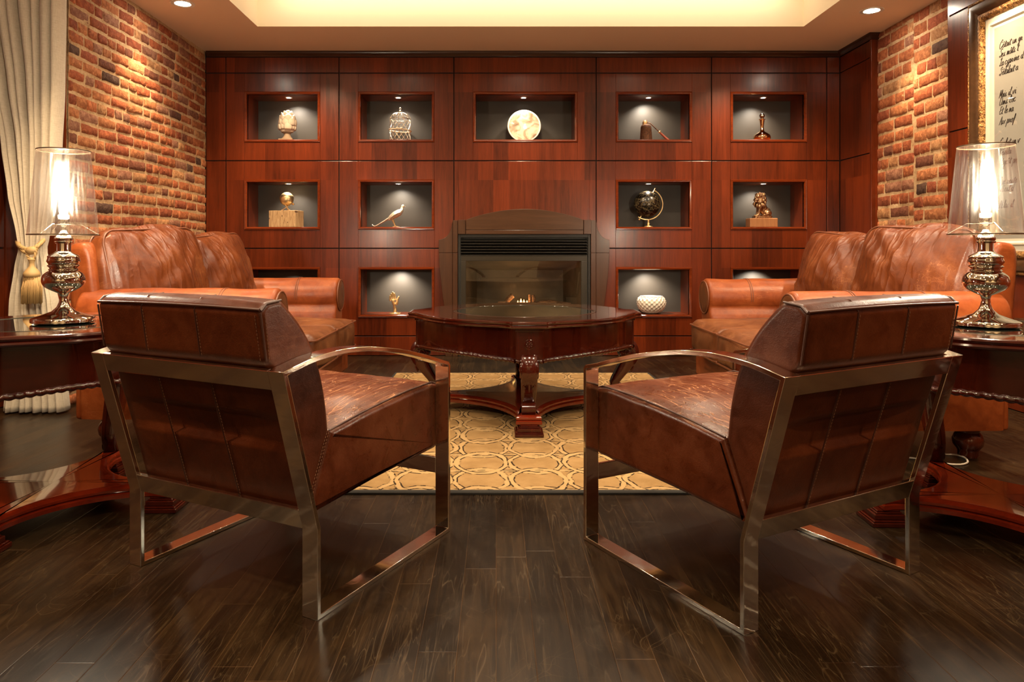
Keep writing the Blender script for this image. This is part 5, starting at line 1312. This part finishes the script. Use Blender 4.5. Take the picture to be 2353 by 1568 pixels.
frame_ring('mat_board', [(.142, .020), (.172, .020), (.180, .028), (.190, .028), (.200, .016), (.215, .015)], M_mat, fr)
m = MB(); q0 = Vector((XR-.0145, YA-.21, ZA+.21))-fr.location; q1 = Vector((XR-.0145, YB+.21, ZB-.21))-fr.location
m.add([(q0.x, q0.y, q0.z), (q0.x, q1.y, q0.z), (q0.x, q1.y, q1.z), (q0.x, q0.y, q1.z)], [(0, 1, 2, 3)]); paper = m.build('paper', simple('aged_paper', (.27, .255, .22), .8), fr, smooth=0)
# single-stroke cursive letters: polylines in a unit box (x-height 1)
G = {
 'a': [[(.75,.9),(.35,1),(.05,.6),(.15,.05),(.5,.15),(.75,.9),(.7,.1),(1,.15)]], 'b': [[(.1,.1),(.45,1.9),(.25,.1),(.6,.1),(.75,.8),(.35,.8)]],
 'c': [[(.7,.8),(.4,1),(.05,.5),(.25,0),(.8,.2)]], 'd': [[(.7,.8),(.3,.95),(.05,.4),(.35,0),(.7,.5),(.95,2),(.75,.1),(1,.1)]],
 'e': [[(.05,.4),(.6,.7),(.5,1),(.15,.8),(.1,.2),(.4,0),(.8,.25)]], 'f': [[(.1,-.9),(.5,1.8),(.75,1.7),(.4,.2),(.2,-.9)],[(.1,.8),(.8,.95)]],
 'g': [[(.7,.9),(.3,1),(.05,.5),(.3,.05),(.7,.8),(.5,-1),(.1,-.8),(.9,.2)]], 'h': [[(0,0),(.45,1.9),(.2,0),(.5,.9),(.75,.9),(.7,.05),(.95,.1)]],
 'i': [[(.1,.3),(.35,1),(.25,.1),(.6,.15)],[(.45,1.4),(.5,1.5)]], 'l': [[(.05,.2),(.5,1.8),(.35,1.9),(.2,.1),(.6,.15)]],
 'm': [[(0,0),(.15,1),(.1,0),(.4,.95),(.45,.05),(.75,.95),(.8,.05),(1.05,.15)]], 'n': [[(0,0),(.2,1),(.12,0),(.5,.95),(.6,.1),(.9,.15)]],
 'o': [[(.45,1),(.05,.6),(.2,0),(.65,.2),(.65,.8),(.4,1),(.95,.85)]], 'p': [[(.2,1.1),(-.1,-1),(.15,.6),(.5,1),(.7,.5),(.3,0),(.9,.1)]],
 'r': [[(0,.1),(.2,1),(.15,.8),(.55,.85),(.45,.1),(.8,.15)]], 's': [[(0,.1),(.45,1),(.35,.6),(.6,.2),(.25,0),(.8,.15)]],
 't': [[(.05,.2),(.45,1.6),(.25,.1),(.6,.15)],[(.0,1.1),(.8,1.25)]], 'u': [[(0,.9),(.1,.1),(.45,.3),(.55,1),(.6,.1),(.9,.15)]],
 'v': [[(0,.9),(.3,0),(.65,1),(.9,.85)]], 'x': [[(0,.9),(.7,0)],[(.7,1),(0,0)]], 'y': [[(0,.9),(.2,.2),(.5,.3),(.6,1),(.3,-.9),(0,-.7),(.8,.2)]],
 'C': [[(1.1,1.9),(.8,2.2),(.1,1.2),(.2,.1),(.7,-.1),(1.1,.5)]], 'S': [[(1.0,1.9),(.7,2.2),(.3,1.7),(.8,.8),(.5,0),(0,.2),(.3,.5)]],
 'L': [[(.2,1.6),(.7,2.1),(.3,.1),(.1,.2),(.9,.1)]], 'M': [[(0,-.1),(.3,2),(.5,.4),(1,2),(1,0),(1.2,.1)]], 'D': [[(.3,2),(.1,.1),(.8,.2),(1.1,1.4),(.5,2.1),(.1,1.7)]],
 'E': [[(.9,1.9),(.4,2),(.2,1.2),(.6,1.1),(.1,.8),(.2,0),(.9,.3)]], 'A': [[(0,-.1),(.7,2.1),(.8,0),(1.1,.1)],[(.1,.8),(1,.9)]], 'R': [[(.1,0),(.3,2),(.9,1.8),(.4,1),(1.1,0)]],
 'Q': [[(.6,2),(.1,1.2),(.4,.1),(1,.8),(.7,2),(.3,1.8)],[(.5,.5),(1.3,-.2)]], 'H': [[(.1,0),(.4,2)],[(.1,1),(1.2,1.1)],[(1.0,2),(.8,0),(1.2,.1)]],
 "'": [[(.1,1.7),(.0,1.4)]], ' ': []}
ACC = {'é': ('e', [(.3,1.3),(.6,1.6)]), 'â': ('a', [(.2,1.25),(.45,1.6),(.7,1.25)]), 'û': ('u', [(.1,1.25),(.35,1.6),(.6,1.25)])}
LINES = [("C'était un gr", 111, .022), ("Ses mâts t", 131, .02), ("La cyprine d", 151, .02), ("S'étalait a", 173, .02), ("Mais il vi", 224, .0), ("Dans l'oc", 241, .0), ("Et le na", 262, .0), ("Aux prof", 286, .0),
         ("Ce fut un v", 336, 0), ("Révéla", 357, 0), ("Dégoût pr", 379, 0), ("Que reste", 424, 0), ("Qu'est d", 441, 0), ("Hélas il", 478, 0)]
m = MB(); h1 = .0235
for li, (tx, py, _) in enumerate(LINES):
    # left margin is a vertical line on the paper
    Y0 = 4.318; zb_ = EYE-(py-CY)*4.30/F; u = 0
    rnd = random.Random(li)
    for ch in tx:
        ext = None
        if ch in ACC: ch, ext = ACC[ch]
        st = list(G.get(ch, []))+([ext] if ext else [])
        wdt = {'m': 1.15, 'i': .6, 'l': .55, 't': .65, ' ': .55, "'": .3}.get(ch, .85)
        for s_ in st:
            if len(s_) > 2: pl_ = catmull([(a, b, 0) for a, b in s_], 4)
            else: pl_ = [Vector((a, b, 0)) for a, b in s_]
            pts = [Vector((XR-.0155, Y0-(u+a.x+.32*a.y)*h1*.86, zb_+(a.y*h1*.92)))-fr.location for a in pl_]
            m.tube(pts, .0015, 5)
        u += wdt+rnd.uniform(-.03, .05)
m.build('handwriting', simple('brown_ink', (.02, .010, .006), .7), paper, smooth=0)
m = MB(); m.box(-.024, -.021, q1.y, q0.y, q0.z, q1.z); m.build('glazing', glassy('picture_glass', (1, 1, 1), .0, .0, .12), fr, smooth=0)
